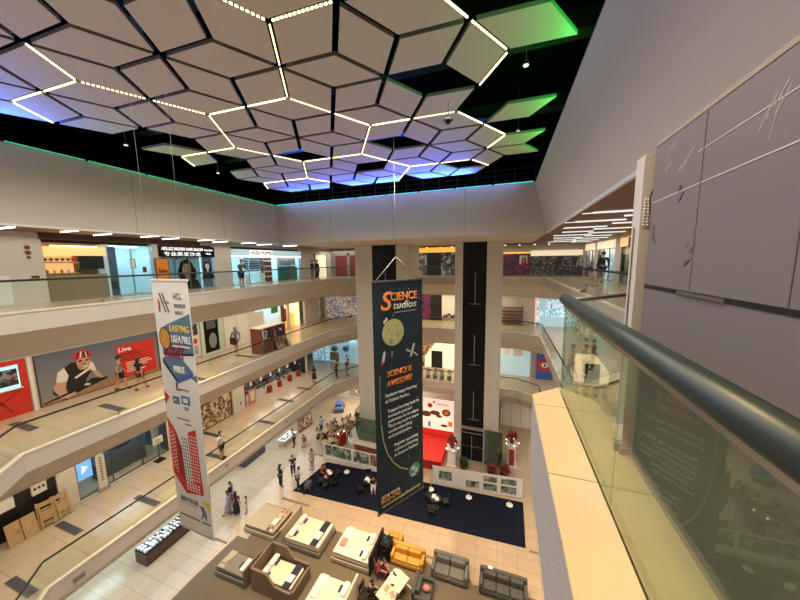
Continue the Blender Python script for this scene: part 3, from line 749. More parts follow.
mb = MB(); mb.box(1.4, 3.2, .75, .8, -.5, .0); mb.box(1.4, 1.46, 0, .75, -.5, 0); mb.box(3.14, 3.2, 0, .75, -.5, 0); obj('display_table', mb, 'white', t)
# red shutter shops at the far corner
t = fthing('shop_front', 'closed shop with dark red louvred shutters at the far left corner of top gallery', 'shop', (-19.1, 30.75, Z3), '-Y')
for k in range(2):
    mb = MB(); mb.box(.5+1.85*k, 2.05+1.85*k, 0, 2.35, -.05, 0); obj('shutter', mb, 'louvre_red', t)
mb = MB(); mb.box(0, .5, 0, 3.0, -.1, .05); mb.box(2.05, 2.35, 0, 2.6, -.1, .05); mb.box(3.9, 4.3, 0, 3.0, -.1, .05); mb.box(.5, 3.9, 2.35, 3.0, -.1, .05); obj('frame', mb, 'grey', t)
t = fthing('doorway', 'brightly lit doorway beside the dark red shutters at the far left corner', 'doorway', (X3+.05, 27.6, Z3), '+X')
mb = MB(); mb.box(0, 2.0, 0, 2.4, -.02, .02); obj('lit_panel', mb, 'lit_cream', t); mb = MB(); mb.box(-.1, 0, 0, 2.5, -.03, .05); mb.box(2.0, 2.1, 0, 2.5, -.03, .05); obj('frame', mb, 'dark_grey', t)
# back walls on every level
for z0, H in ((Z3, H3), (Z2, Z3-1.83-Z2), (Z1, Z2-1.83-Z1), (Z0, Z1-1.83-Z0)):
    mb = MB(); mb.box(-26, 14, 33.4, 33.6, z0, z0+H); struct('wall_back', mb, 'wall_cream')
# --- back shops of top gallery between the lifts and to the right
t = fthing('shop_front', 'back shop between the lifts with amber lit ceiling and black and white crowd poster', 'shop', (-11.3, 33.2, Z3), '-Y')
mb = MB(); mb.box(0, 7.2, 2.55, 3.05, -.1, .05); obj('sign_board', mb, 'lit_gold', t)
mb = MB(); mb.box(0, 7.2, 0, 2.5, -.1, 0); obj('window_poster', mb, 'people_bw', t); mb = MB(); mb.box(3.0, 4.6, 0, 2.5, 0, .05); obj('door', mb, 'black', t)
t = fthing('shop_front', 'dark purple lit back shop right of the right lift shaft', 'shop', (-.6, 33.2, Z3), '-Y')
mb = MB(); mb.box(0, 3.0, 0, 2.2, -.1, 0); obj('window_poster', mb, 'goods_purple', t); mb = MB(); mb.box(0, 3.0, 2.2, 2.35, -.1, .05); obj('lit_band', mb, 'lit_gold', t)
mb = MB(); rect(mb, 2.0, 2.75, 1.0, 2.0, .01, 0); portrait(mb, 2.4, 1.6, .6, 1, 2, 3, .015); obj('portrait_poster', mb, ['offwhite', 'black', 'skin_l', 'red'], t)
t = fthing('shop_front', 'yellow lit back shop with dark window beside the purple shop', 'shop', (2.45, 33.2, Z3), '-Y')
mb = MB(); mb.box(0, 5.0, 1.95, 2.45, -.1, .05); obj('sign_board', mb, 'lit_cream', t); mb = MB(); mb.box(0, 5.0, 0, 1.9, -.1, 0); obj('window_display', mb, 'goods_dark', t)
# --- right side of top gallery (plane x = 9)
XS = 7.0
wall_run('wall_right', '-X', (XS, 33.4, Z3), 30, H3, [(1.5, 4.4, 2.9), (5.3, 9.3, 2.9), (10.4, 14.6, 2.9), (15.4, 18.5, 2.9)], 'offwhite')
for i, (a, w, lab, sm, st, lamp) in enumerate(((1.5, 2.9, 'small bright shop with yellow lit sign, farthest on the right gallery', 'lit_cream', 'goods_mix', 'lamp_neutral'), (5.3, 4.0, 'bright shop with long cream sign on the right gallery', 'lit_cream', 'goods_cool', 'lamp_cool'),
                                       (10.4, 4.2, 'shop with amber timber sign beside the grey hoarding post', 'lit_amber', 'goods_warm', 'lamp_warm'), (15.4, 3.1, 'cream lit shop mostly hidden by the hoarding post', 'lit_cream', 'goods_mix', 'lamp_neutral'))):
    t = fthing('shop_front', lab, 'shop', (XS, 33.4-a, Z3), '-X')
    room(t, w, 2.85, 1.8, 'white', lamp=lamp, nl=2); glazing(t, 0, w, 2.3, 3, doorway=1)
    mb = MB(); mb.box(0, w, 2.3, 2.85, -.05, .08); obj('sign_board', mb, sm, t)
    shelves(t, .2, w-.2, 2.1, -1.7, 4, st)
    mb = MB(); mb.box(.3, w*.35, .0, 1.4, -.6, -.3); obj('window_display', mb, st, t)
    if i == 2:
        mb = MB(); mb.box(w*.35, w*.8, 2.2, 2.8, .08, .12); obj('timber_plate', mb, 'wood_dark', t)
# white strip lights and downlights of the gallery ceilings
def ceil_lamp(x, y, L, lab, grp, w=.11, along='X', m='led_white'):
    o = MB(); 
    if along == 'X': o.box(-L/2, L/2, -w/2, w/2, -.05, -.002)
    else: o.box(-w/2, w/2, -L/2, L/2, -.05, -.002)
    t = obj('strip_light', o, m); t.location = (x, y, ZC); tag(t, lab, 'strip light', grp)
for k, (x, y, l) in enumerate(((-17.7, 6.0, 1.3), (-17.3, 7.6, 1.2), (-17.9, 9.0, 1.3), (-17.2, 10.6, 1.4), (-17.8, 12.0, 1.3), (-17.2, 13.7, 1.4), (-17.9, 15.2, 1.3), (-17.3, 17.0, 1.3), (-17.8, 19.0, 1.4), (-17.4, 21.5, 1.4))):
    ceil_lamp(x, y, l, 'white strip light in the dark slatted ceiling above the left side of top gallery', 'strip lights in the left gallery ceiling', w=.07)
for k in range(16):
    x = 3.1+(k*1.7 % 3.2); y = 11.5+k*1.25
    ceil_lamp(x, y, 1.5+.3*(k % 3), 'white strip light in the dark slatted ceiling above the right walkway', 'strip lights in the right gallery ceiling', w=.09, m='tube_dim')
for k in range(16):
    x = -15+1.25*k
    t = thing('downlight', 'small bright spot lamp in the ceiling behind the back bulkhead', 'downlight', (x, 30.0+.6*(k % 2), ZC), group='spot lamps in the back gallery ceiling')
    mb = MB(); mb.cyl(0, 0, -.12, 0, .09, 10); obj('housing', mb, 'dark_grey', t); mb = MB(); mb.cyl(0, 0, -.15, -.12, .08, 10); obj('bulb', mb, 'bulb', t)

# ---------------------------------------------------------------- lift shafts and columns
def col(label, x0, x1, y0=25.5, y1=29.2, m='wall_cream'):
    mb = MB(); mb.box(x0, x1, y0, y1, Z0, ZC)
    return struct('wall_back', mb, m)
col('', -13.32, -11.6); col('', -9.22, -8.1); col('', -3.96, -3.3); col('', -1.38, -.15)
for x0, x1, lab in ((-11.6, -9.22, 'left black lift shaft behind the dark blue hanging banner'), (-3.3, -1.38, 'tall black lift shaft between pale pillars, right of the banner')):
    t = thing('lift_shaft', lab, 'lift', (x0, 25.6, Z0))
    w = x1-x0; H = ZC-Z0
    mb = MB(); mb.box(0, w, 0, .08, 3.2, H); mb.box(0, w, 3.3, 3.4, 0, H); mb.box(0, .05, 0, 3.4, 0, H); mb.box(w-.05, w, 0, 3.4, 0, H); obj('shaft_glass', mb, 'dark_gloss', t)
    mb = MB(); mb.box(0, w, -.02, .06, 0, 2.9); obj('lift_door', mb, 'dark_gloss', t)
    mb = MB(); mb.box(w*.47, w*.5, -.04, -.02, .1, 2.3); mb.box(.06, w-.06, -.05, -.02, 2.55, 2.62); mb.box(.06, w-.06, -.05, -.02, 1.3, 1.33); mb.box(.0, w, -.06, 0, 2.9, 3.2); obj('door_trim', mb, 'steel', t)
    for z in (3.9, 8.9, 14.2):
        mb = MB(); mb.box(w*.52, w*.55, -.03, 0, z, z+2.6); mb.box(w*.3, w*.8, -.03, 0, z-.04, z); obj('guide_rail', mb, 'grey', t)
# glass corner of the lift lobby on the ground floor
t = thing('glass_screen', 'green tinted glass screens round the pillar right of the lift', 'glass screen', (-1.3, 25.2, Z0))
mb = MB(); mb.box(0, 1.5, 0, .02, .1, 3.3); mb.box(1.5, 1.52, 0, 2.2, .1, 3.3); obj('glass_pane', mb, 'glass_green', t)
mb = MB(); mb.box(0, 1.55, -.03, .05, 0, .1); mb.box(1.48, 1.56, 0, 2.2, 0, .1); mb.box(0, 1.55, -.01, .03, 3.3, 3.36); obj('frame', mb, 'steel', t)

# ---------------------------------------------------------------- middle gallery (Z2)
H2 = Z3-1.83-Z2; X2 = -20.9
wall_run('wall_left', '+X', (X2, 1.0, Z2), 33, H2, [(1.0, 5.95, 3.0), (20.6, 23.8, 3.0), (24.2, 26.7, 3.0), (29.45, 30.9, 3.2)], 'offwhite')
def L2(y): return (X2, y, Z2)
t = fthing('shop_front', 'red fronted shop unit with a lit fridge window at the far left', 'shop', L2(2.2), '+X')
mb = MB(); mb.box(0, 4.75, 0, 2.75, -.1, .05); obj('front_panel', mb, 'red', t)
mb = MB(); mb.box(2.6, 4.5, 1.3, 2.35, .05, .08); obj('window', mb, 'screen', t)
mb = MB(); mb.box(3.3, 4.45, 1.45, 2.2, .08, .1); obj('window_display', mb, 'goods_dark', t)
mb = MB(); mb.box(2.55, 4.55, 1.25, 1.3, .05, .14); obj('sill', mb, 'white', t)
for a, b, c, d in ((3.3, .3, 4.5, 1.15), (3.6, 1.2, 4.2, .2)):
    mb = MB(); mb.poly([(a, b, .055), (a+.1, b, .055), (c, d, .055), (c-.1, d, .055)]); obj('crease', mb, 'deep_red', t)
mb = MB(); mb.box(4.78, 4.9, 0, 2.85, -.05, .1); mb.box(0, 4.9, 2.75, 2.85, -.05, .1); obj('frame', mb, 'white', t)
# cyclist billboard, from 7.2 to 12.7
t = fthing('billboard', 'wide billboard of a cyclist in a red helmet with a red text box', 'billboard', (X2+.04, 7.2, Z2), '+X')
BW = 5.75
mb = MB(); mb.box(0, BW, 0, 2.72, -.03, 0); obj('backing', mb, 'dark_grey', t)
mb = MB(); mb.box(0, BW, 2.64, 2.72, 0, .03); obj('top_strip', mb, 'deep_red', t)
m, nt_, b = nodes('sky_print'); tc = nt_.nodes.new('ShaderNodeTexCoord'); sp = nt_.nodes.new('ShaderNodeSeparateXYZ'); rp = nt_.nodes.new('ShaderNodeValToRGB')
mr = nt_.nodes.new('ShaderNodeMapRange'); mr.inputs['From Max'].default_value = 2.6
rp.color_ramp.elements[0].color = (.30, .25, .25, 1); rp.color_ramp.elements[1].color = (.09, .12, .20, 1); e = rp.color_ramp.elements.new(.45); e.color = (.20, .21, .26, 1)
nt_.links.new(tc.outputs['Object'], sp.inputs[0]); nt_.links.new(sp.outputs[1], mr.inputs[0]); nt_.links.new(mr.outputs[0], rp.inputs[0]); nt_.links.new(rp.outputs[0], b.inputs['Base Color']); b.inputs['Roughness'].default_value = .4
MATS['sky_print'] = m
mb = MB(); rect(mb, .05, 5.3, .05, 2.62, .004, 0); mb.cur = 5; mb.poly([(.05, .05, .006), (5.3, .05, .006), (5.3, .45, .006), (2.6, .40, .006), (.05, .22, .006)])
# the cyclist, crouched over the handlebars
z = .012
def pg(mi, pts, dz=0.): mb.cur = mi; mb.poly([(x, y, z+dz) for x, y in pts])
pg(1, [(.95, 1.62), (1.25, 1.85), (1.6, 1.75), (1.75, 1.3), (2.0, 1.15), (1.75, .8), (1.75, .35), (1.35, .2), (1.0, .35), (.85, 1.0)])
pg(3, [(.72, 1.5), (.98, 1.66), (1.1, 1.2), (1.0, .92), (.62, .98)], .002)
pg(2, [(.5, .75), (.62, 1.0), (1.0, .95), (.9, .5), (1.0, .28), (1.3, .42), (1.25, .16), (.95, .05), (.68, .2)], .003)
pg(1, [(.48, .78), (.5, .6), (.72, .22), (.95, .05), (.85, .05), (.45, .5)], .001)
pg(3, [(1.95, 1.75), (2.12, 1.55), (2.2, 1.1), (2.0, 1.2), (1.88, 1.4)], .002)
pg(2, [(2.0, 1.2), (2.2, 1.1), (2.5, .62), (2.42, .45), (2.25, .55)], .002)
pg(3, [(1.3, 1.05), (1.9, 1.35), (1.95, 1.25), (1.35, .95)], .003)
mb.cur = 2; mb.disc(1.73, 1.70, z+.004, .27, .38)
mb.cur = 6; mb.disc(1.60, 1.62, z+.005, .11, .28); mb.cur = 2
mb.cur = 1; mb.disc(1.62, 1.82, z+.006, .10, .045, 12); mb.disc(1.88, 1.80, z+.006, .09, .045, 12); pg(1, [(1.73, 1.58), (1.82, 1.58), (1.78, 1.74)], .006)
mb.cur = 3; mb.disc(1.78, 1.48, z+.007, .10, .03, 10); mb.cur = 4
n = 16; mb.poly([(1.72+.40*math.cos(PI*k/n), 1.93+.45*math.sin(PI*k/n), z+.005) for k in range(n+1)])
for k in (-.26, -.1, .06, .22): pg(1, [(1.72+k, 1.95), (1.72+k+.05, 1.95), (1.72+k*.7+.09, 2.27), (1.72+k*.7, 2.27)], .008)
pg(3, [(1.60, 1.97), (1.66, 1.97), (1.72, 2.3), (1.66, 2.3)], .009); pg(3, [(1.86, 1.97), (1.91, 1.97), (1.88, 2.26), (1.83, 2.26)], .009)
pg(1, [(.1, .10), (1.2, .30), (2.6, .50), (2.65, .62), (2.3, .64), (1.2, .42), (.1, .16)], .003)
pg(1, [(1.5, .30), (2.2, .42), (2.3, .72), (1.9, .75), (1.75, .6)], .004); pg(3, [(1.62, .48), (1.85, .42), (1.9, .5), (1.7, .58)], .006)
obj('picture', mb, ['sky_print', 'black', 'skin_l', 'white', 'red', 'wood', 'skin_m'], t)
mb = MB(); mb.box(3.15, BW-.62, .2, 2.17, .004, .02); obj('text_box', mb, 'red', t)
text('lettering', 'Live', 'white', t, 3.25, 1.78, .024, .36, .62, bold=.012); text('lettering', 'THRU-', 'deep_red', t, 3.3, 1.47, .024, .3, 1.1, bold=.008); text('lettering', 'OUT IT', 'deep_red', t, 3.3, 1.19, .024, .3, 1.1, bold=.008)
for k, w_ in enumerate((1.2, 1.35, 1.1, .8, .95)):
    mb = MB(); mb.box(3.55, 3.55+w_, 1.02-.13*k, 1.07-.13*k, .02, .024); obj('text_line', mb, 'white', t)
# behind banner and right of it
t = fthing('notice_board', 'small red and white picture panel left of the mirrored door', 'notice', (X2+.03, 14.25, Z2), '+X')
mb = MB(); mb.box(0, 1.05, .1, 2.9, 0, .04); obj('board', mb, 'offwhite', t)
mb = MB(); rect(mb, .1, .95, 1.7, 2.7, .045, 0); rect(mb, .2, .85, 1.1, 1.45, .045, 1); rect(mb, .15, .9, .3, .95, .045, 2); obj('picture', mb, ['goods_dark', 'red', 'text_grey'], t)
t = fthing('glass_door', 'pale green framed glass door of a dark shop on middle gallery', 'door', (X2+.06, 15.4, Z2), '+X')
mb = MB(); mb.box(0, .25, 0, 2.95, -.05, .06); mb.box(1.45, 1.75, 0, 2.95, -.05, .06); mb.box(.25, 1.45, 2.75, 2.95, -.05, .06); mb.box(.25, 1.45, 0, .15, -.05, .06); obj('frame', mb, 'mint_frame', t)
mb = MB(); mb.box(.25, 1.45, .15, 2.75, -.02, .0); obj('door_leaf', mb, 'dark_gloss', t); mb = MB(); mb.disc(.95, 1.0, .01, .32, .6); obj('display', mb, 'grey', t)
mb = MB()
for k in range(6): mb.box(.5, 1.25, 1.95+.12*k, 2.0+.12*k, .0, .02)
obj('shelf', mb, 'grey', t)
t = fthing('wall_panel', 'blank pale wall panelling behind the walking woman', 'panel', (X2+.02, 17.4, Z2), '+X')
mb = MB(); mb.box(0, 2.3, 0, 3.0, 0, .03); obj('panel', mb, 'white', t); mb = MB(); mb.box(1.13, 1.15, 0, 3.0, .03, .034); obj('joint', mb, 'grey', t)
t = fthing('shop_front', 'cool lit shop with blue ceiling screens behind the brown kiosk', 'shop', L2(20.6), '+X')
room(t, 3.2, 3.0, 2.5, 'white', lamp='lamp_cool', nl=2); shelves(t, .2, 3.0, 2.6, -2.4, 4, 'goods_cool'); mb = MB(); mb.box(0, 3.2, 2.45, 2.95, -.2, .05); obj('sign_board', mb, 'screen', t)
mb = MB(); mb.box(1.9, 2.8, 2.0, 2.9, .06, .09); obj('green_sign', mb, 'green', t)
t = fthing('shop_front', 'warm shop with a big orange counter on middle gallery', 'shop', L2(24.2), '+X')
room(t, 2.5, 3.0, 2.5, 'lit_cream', lamp='lamp_warm', nl=1); mb = MB(); mb.rbox(.1, 2.3, 0, 1.5, -1.4, -.4, .2); obj('counter', mb, 'lit_gold', t)
mb = MB(); mb.box(-.12, .12, 0, 2.9, -.2, .05); mb.box(.0, .35, .9, 2.2, -.1, .06); obj('poster', mb, 'wood_red', t)
t = fthing('column', 'plain cream column at the far left corner of middle gallery', 'column', (X2+.01, 27.3, Z2), '+X')
mb = MB(); mb.box(0, 1.9, 0, 3.25, 0, .3); obj('shaft', mb, 'wall_cream', t)
# toy shop turning the corner
t = fthing('shop_front', 'busy toy shop with crowded windows and red signs at the far left corner', 'shop', (-20.6, 31.2, Z2), '-Y')
mb = MB(); mb.box(0, 7.4, 2.75, 3.25, -.3, .1); obj('sign_board', mb, 'white', t)
text('lettering', 'TOYS GIFTS FUN', 'red', t, .3, 2.82, .11, .42, 5.2, bold=.02)
mb = MB(); mb.box(0, 7.4, 0, 2.7, -.3, -.2); obj('window_display', mb, 'goods_toys', t); glazing(t, 0, 7.4, 2.7, 6, fr='white')
mb = MB(); mb.box(5.7, 7.2, 2.3, 3.1, .12, .16); obj('red_sign', mb, 'deep_red', t)
t = fthing('shop_front', 'bright corner shop window with toys, left of the toy shop', 'shop', L2(29.45), '+X')
mb = MB(); mb.box(0, 1.4, 0, 2.6, -.3, -.2); obj('window_display', mb, 'goods_toys', t); mb = MB(); mb.box(0, 1.4, 2.6, 3.1, -.3, .05); obj('sign_board', mb, 'lit_cream', t)
# back shop between lifts, middle and lowest
t = fthing('shop_front', 'back shop of middle gallery with white window and dark open door', 'shop', (-10.5, 33.2, Z2), '-Y')
mb = MB(); mb.box(0, 2.6, 0, 3.2, -.1, 0); obj('window_display', mb, 'goods_purple', t); mb = MB(); mb.box(2.6, 3.9, 0, 3.2, -.1, .0); obj('door', mb, 'black', t)
mb = MB(); mb.box(3.9, 6.8, .3, 3.0, -.1, 0); obj('lit_window', mb, 'white', t); mb = MB()
for k in range(9): mb.disc(4.2+.28*k, .5+.1*(k % 3), .01, .15, .18)
obj('pattern', mb, 'dark_grey', t)
t = fthing('shop_front', 'back wall of lowest gallery with slanting brown stripes and black door', 'shop', (-10.5, 33.2, Z1), '-Y')
mb = MB(); mb.box(0, 3, 0, 3.6, -.1, 0); obj('striped_panel', mb, 'goods_warm', t); mb = MB(); mb.poly([(1.9, 1.2, .01), (3.2, 3.0, .01), (7.0, 3.0, .01), (7.0, 0, .01), (1.9, 0, .01)]); obj('lit_panel', mb, 'lit_cream', t)
mb = MB(); mb.box(2.7, 4.0, -.0, 2.0, .02, .1); obj('door', mb, 'black', t)
for k in range(5):
    mb = MB(); p = thing('potted_plant', 'small dark potted shrub behind the short railing of lowest gallery', 'plant', (-7.4+.75*k, 29.9, Z1), group='shrubs behind the short railing of lowest gallery')
    mb.cyl(0, 0, 0, .4, .2, 10, .26); obj('pot', mb, 'grey', p); mb = MB()
    rr = random.Random(k)
    for q in range(60):
        a = rr.uniform(0, 6.3); r_ = rr.uniform(0, .32); zc = rr.uniform(.4, 1.0); x, y = r_*math.cos(a), r_*math.sin(a); a2 = rr.uniform(0, 6.3)
        mb.poly([(x, y, zc), (x+.1*math.cos(a2), y+.1*math.sin(a2), zc+.03), (x+.16*math.cos(a2+.3), y+.16*math.sin(a2+.3), zc+.08), (x+.04*math.cos(a2+1), y+.04*math.sin(a2+1), zc+.07)])
    obj('foliage', mb, 'leaf', p)
# right side shops on middle and lowest gallery
t = fthing('shop_front', 'bright ice blue lit shop at far right corner of middle gallery', 'shop', (3.2, 33.2, Z2), '-Y')
mb = MB(); mb.box(0, 6.5, 0, 3.3, -.2, -.1); obj('window_display', mb, 'goods_cool', t); mb = MB(); mb.box(-.1, 6.5, 3.3, 3.45, -.2, .1); mb.box(-.15, 0, 0, 3.4, -.2, .1); obj('frame', mb, 'lit_pink', t)
mb = MB(); mb.box(.3, 2.6, .0, 1.0, -.05, .3); mb.box(.2, .9, 1.5, 2.9, -.05, .05); obj('counter', mb, 'lit_ice', t)
wall_run('wall_right', '-X', (8.2, 33.4, Z2), 32, H2, [(0.6, 6.8, 3.2)], 'offwhite')
t = fthing('shop_front', 'ice blue lit shop running along the right of middle gallery', 'shop', (8.2, 32.8, Z2), '-X')
room(t, 6.2, 3.2, 2, 'lit_ice', lamp='lamp_cool', nl=2); shelves(t, .2, 6.0, 2.8, -1.8, 4, 'goods_cool'); glazing(t, 0, 6.2, 3.2, 5, doorway=2)
for k in range(3):
    u = thing('display_rack', 'white display rack of goods outside the ice blue shop, %s' % ['nearest to the corner', 'middle one', 'farthest along'][k], 'rack', (6.9, 31.5-1.7*k, Z2), 0, 'racks outside the ice blue shop')
    mb = MB(); mb.box(-.35, .35, -.5, .5, 0, .1)
    for q in range(4): mb.box(-.35, .35, -.5, .5, .45*q+.1, .45*q+.14)
    mb.box(-.35, -.31, -.5, .5, 0, 1.7); obj('frame', mb, 'white', u)
    mb = MB()
    for q in range(4):
        for w_ in range(5): mb.box(-.28, .28, -.45+.18*w_, -.32+.18*w_, .45*q+.14, .45*q+.34)
    obj('shop_stock', mb, 'goods_mix', u, kind='stuff')
t = fthing('stacked_bench', 'row of pale stacked trolleys against the back wall of middle gallery, right', 'trolleys', (-.2, 33.1, Z2), '-Y')
mb = MB()
for q in range(5): mb.box(0, 2.1, .25+.38*q, .33+.38*q, 0, .5)
mb.box(0, .06, 0, 2.1, 0, .5); mb.box(2.04, 2.1, 0, 2.1, 0, .5); obj('frame', mb, 'wood_red', t)
wall_run('wall_right', '-X', (8.2, 33.4, Z1), 32, Z2-1.83-Z1, [], 'offwhite')
wall_run('wall_right', '-X', (8.2, 33.4, Z0), 32, Z1-1.83-Z0, [], 'offwhite')
t = fthing('shop_front', 'glass fronted shop with dark window on the right of lowest gallery', 'shop', (-.2, 33.2, Z1), '-Y')
mb = MB(); mb.box(0, 3.0, 0, 3.3, -.1, 0); obj('lit_window', mb, 'lit_ice', t); glazing(t, 0, 3.0, 3.3, 3, fr='steel')
mb = MB(); mb.box(.2, .9, 2.2, 3.1, .02, .05); mb.box(1.3, 2.2, 2.2, 3.1, .02, .05); obj('notice', mb, 'white', t)
t = fthing('poster_stand', 'red and blue advertising panel with an eye on the right of lowest gallery', 'advert', (3.4, 33.1, Z1), '-Y')
mb = MB(); mb.box(0, 1.5, 0, 3.3, 0, .3); obj('cabinet', mb, 'blue', t); mb = MB(); mb.box(.1, 1.4, 1.0, 2.1, .3, .33); obj('picture', mb, 'red', t)
mb = MB(); mb.disc(.75, 1.55, .335, .35, .25); obj('eye', mb, 'white', t); mb = MB(); mb.disc(.75, 1.55, .34, .12, .14); obj('pupil', mb, 'blue', t)
# ---------------------------------------------------------------- lowest gallery shops, left
H1 = Z2-1.83-Z1; X1 = -20.9
def L1(y): return (X1, y, Z1)
wall_run('wall_left', '+X', (X1, 1.0, Z1), 26.6, H1, [(3.0, 6.3, 3.0), (7.0, 11.5, 3.0), (17.8, 26.2, 2.7)], 'offwhite')
t = fthing('shop_front', 'black shop front with two white notices behind the wooden chairs', 'shop', L1(4.0), '+X')
mb = MB(); mb.box(0, 3.3, 0, 3.0, -.3, -.1); obj('front_panel', mb, 'black', t); mb = MB(); mb.box(.7, 1.9, 1.45, 1.95, -.1, .05); mb.box(.7, .78, 1.5, 1.9, -.1, .05); obj('notice', mb, 'white', t)
mb = MB(); mb.box(2.45, 2.95, 1.5, 2.05, -.1, .02); obj('notice', mb, 'offwhite', t)
mb = MB()
for k in range(3): mb.disc(2.56+.14*k, 1.8, .025, .05, .07, 8)
obj('notice_print', mb, 'black', t)
t = fthing('shop_front', 'dark glass shop with a blue screen and a cream standing banner', 'shop', L1(8.0), '+X')
room(t, 4.5, 3.0, 2.2, 'dark_grey', backm='slate_blue', lamp='lamp_cool', nl=1); glazing(t, 0, 4.5, 2.95, 3, m='glass_shop', fr='dark_grey')
mb = MB(); mb.box(.15, .75, .9, 2.0, -.3, -.25); obj('screen', mb, 'screen_blue', t)
mb = MB(); mb.poly([(.3, 1.2, -.24), (.6, 1.5, -.24), (.35, 1.7, -.24)]); obj('screen_picture', mb, 'sign_white', t)
mb = MB(); mb.box(1.3, 3.6, 0, .8, -1.6, -.8); obj('counter', mb, 'dark_grey', t)
mb = MB(); mb.ball(2.5, 1.9, -1.1, .9, .7, .3, 14, 8); obj('sculpture', mb, 'matte_black', t)
mb = MB(); mb.box(3.9, 4.3, .2, 2.3, -.6, -.5); obj('display_panel', mb, 'text_grey', t)
t = fthing('roll_up_banner', 'narrow cream standing banner with vertical writing beside the blue screen', 'banner', (X1+.2, 8.72, Z1), '+X')
mb = MB(); mb.loft([[(x, y, 0) for x, y in ((0, .15), (.38, .15), (.38, 1.95), (.33, 2.15), (.19, 2.22), (.05, 2.15), (0, 1.95))], [(x, y, .02) for x, y in ((0, .15), (.38, .15), (.38, 1.95), (.33, 2.15), (.19, 2.22), (.05, 2.15), (0, 1.95))]]); obj('cloth', mb, 'offwhite', t)
mb = MB(); mb.box(-.05, .43, 0, .14, -.1, .15); obj('base', mb, 'steel', t)
mb = MB()
for k in range(9): rect(mb, .13, .26, .55+.16*k, .66+.16*k, .025)
obj('lettering', mb, 'grey', t)
t = fthing('sign_stand', 'white notice on a black stand in front of the dark glass shop', 'sign', (X1+.5, 11.6, Z1), '+X')
mb = MB(); mb.tube([(0, 0, 0), (0, 1.7, 0)], .025, 8); mb.box(-.25, .25, 0, .04, -.25, .25); obj('stand', mb, 'black', t); mb = MB(); mb.box(-.28, .28, 1.15, 1.6, .02, .05); obj('notice', mb, 'white', t)
mb = MB()
for k in range(4): rect(mb, -.2, .2-.05*k, 1.22+.08*k, 1.26+.08*k, .052)
obj('lettering', mb, 'grey', t)
t = fthing('wall_poster', 'brown shuttered shop panel with tangled cream pattern on lowest gallery', 'poster', L1(14.3), '+X')
mb = MB(); mb.box(0, 3.2, 0, 2.75, 0, .06); obj('frame', mb, 'wood_dark', t); mb = MB(); rect(mb, .1, 3.05, .1, 2.65, .065); obj('picture', mb, 'goods_warm', t)
mb = MB(); rr = random.Random(5)
for k in range(34):
    cx, cy = rr.uniform(.3, 2.9), rr.uniform(.3, 2.4); ang = rr.uniform(-.5, .5); l = rr.uniform(.2, .5)
    mb.poly([(cx+l*math.cos(ang)*a_-.04*math.sin(ang)*b_, cy+l*math.sin(ang)*a_+.04*math.cos(ang)*b_, .07) for a_, b_ in ((-.5, -.5), (.5, -1), (.5, .5), (-.5, 1))])
obj('pattern', mb, 'bed_tan', t)
t = fthing('wall_panel', 'blank cream panel with a small dark hook left of the black games shop', 'panel', L1(17.6), '+X')
mb = MB(); mb.box(0, 1.1, 0, 2.9, 0, .08); obj('panel', mb, 'wall_cream', t); mb = MB(); mb.box(.62, .7, .55, .7, .08, .12); obj('hook', mb, 'black', t)
t = fthing('shop_front', 'black games shop full of dark stock and red stands on lowest gallery', 'shop', L1(18.8), '+X')
room(t, 8.4, 2.7, 2.4, 'matte_black', lamp='lamp_neutral', nl=4)
shelves(t, .3, 8.1, 2.3, -2.2, 4, 'goods_dark', 'dark_grey'); 
mb = MB(); rr = random.Random(9)
for k in range(70):
    x = rr.uniform(.2, 8.1); y = rr.uniform(.3, 2.2); z = rr.uniform(-1.4, -.2); w_ = rr.uniform(.08, .3); mb.box(x, x+w_, y, y+rr.uniform(.05, .25), z, z+.1)
obj('shop_stock', mb, 'goods_dark', t, kind='stuff')
for k, (x, w_) in enumerate(((0, .12), (2.9, .35), (4.3, .3), (5.8, .35), (7.2, .3))):
    mb = MB(); mb.box(x, x+w_, 0, .65 if k else 2.4, -.35, -.02); obj('red_stand', mb, 'deep_red', t)
mb = MB(); mb.box(.35, 1.1, 0, 1.3, .05, .12); obj('pink_poster', mb, 'pink', t); mb = MB(); mb.box(.5, .95, .3, 1.15, .12, .13); obj('poster_picture', mb, 'offwhite', t)
mb = MB(); rr = random.Random(4)
for k in range(6): x = .8+1.2*k; mb.box(x, x+.22, 1.55, 1.85, -.2, -.15)
obj('hanging_notice', mb, 'white', t)
# blue shop at the corner of lowest gallery
t = fthing('shop_front', 'pale blue lit glass shop at the far left corner of lowest gallery', 'shop', (-22.6, 31.0, Z1), '-Y')
room(t, 8.5, 3.2, .5, 'lit_ice', backm='lit_ice', lamp='lamp_cool', nl=4); glazing(t, 0, 8.5, 3.2, 5, fr='steel')
mb = MB(); mb.box(.3, 2.0, .2, 2.6, -.35, -.3); mb.box(6.2, 8.0, .2, 2.7, -.35, -.3); obj('window_poster', mb, 'goods_cool', t)
mb = MB(); mb.box(2.4, 3.6, .3, 1.3, -.3, -.2); obj('display_box', mb, 'wood_light', t)
mb = MB(); mb.ball(3.0, 1.8, -.3, .4); mb.ball(4.6, 1.9, -.3, .4); obj('display_ball', mb, 'slate_blue', t)
t = fthing('wall_camera', 'small black box under the fascia at the far left corner', 'camera', (-15.2, 30.95, Z1+3.2), '-Y')
mb = MB(); mb.box(0, 1.0, 0, .3, 0, .4); obj('body', mb, 'black', t)
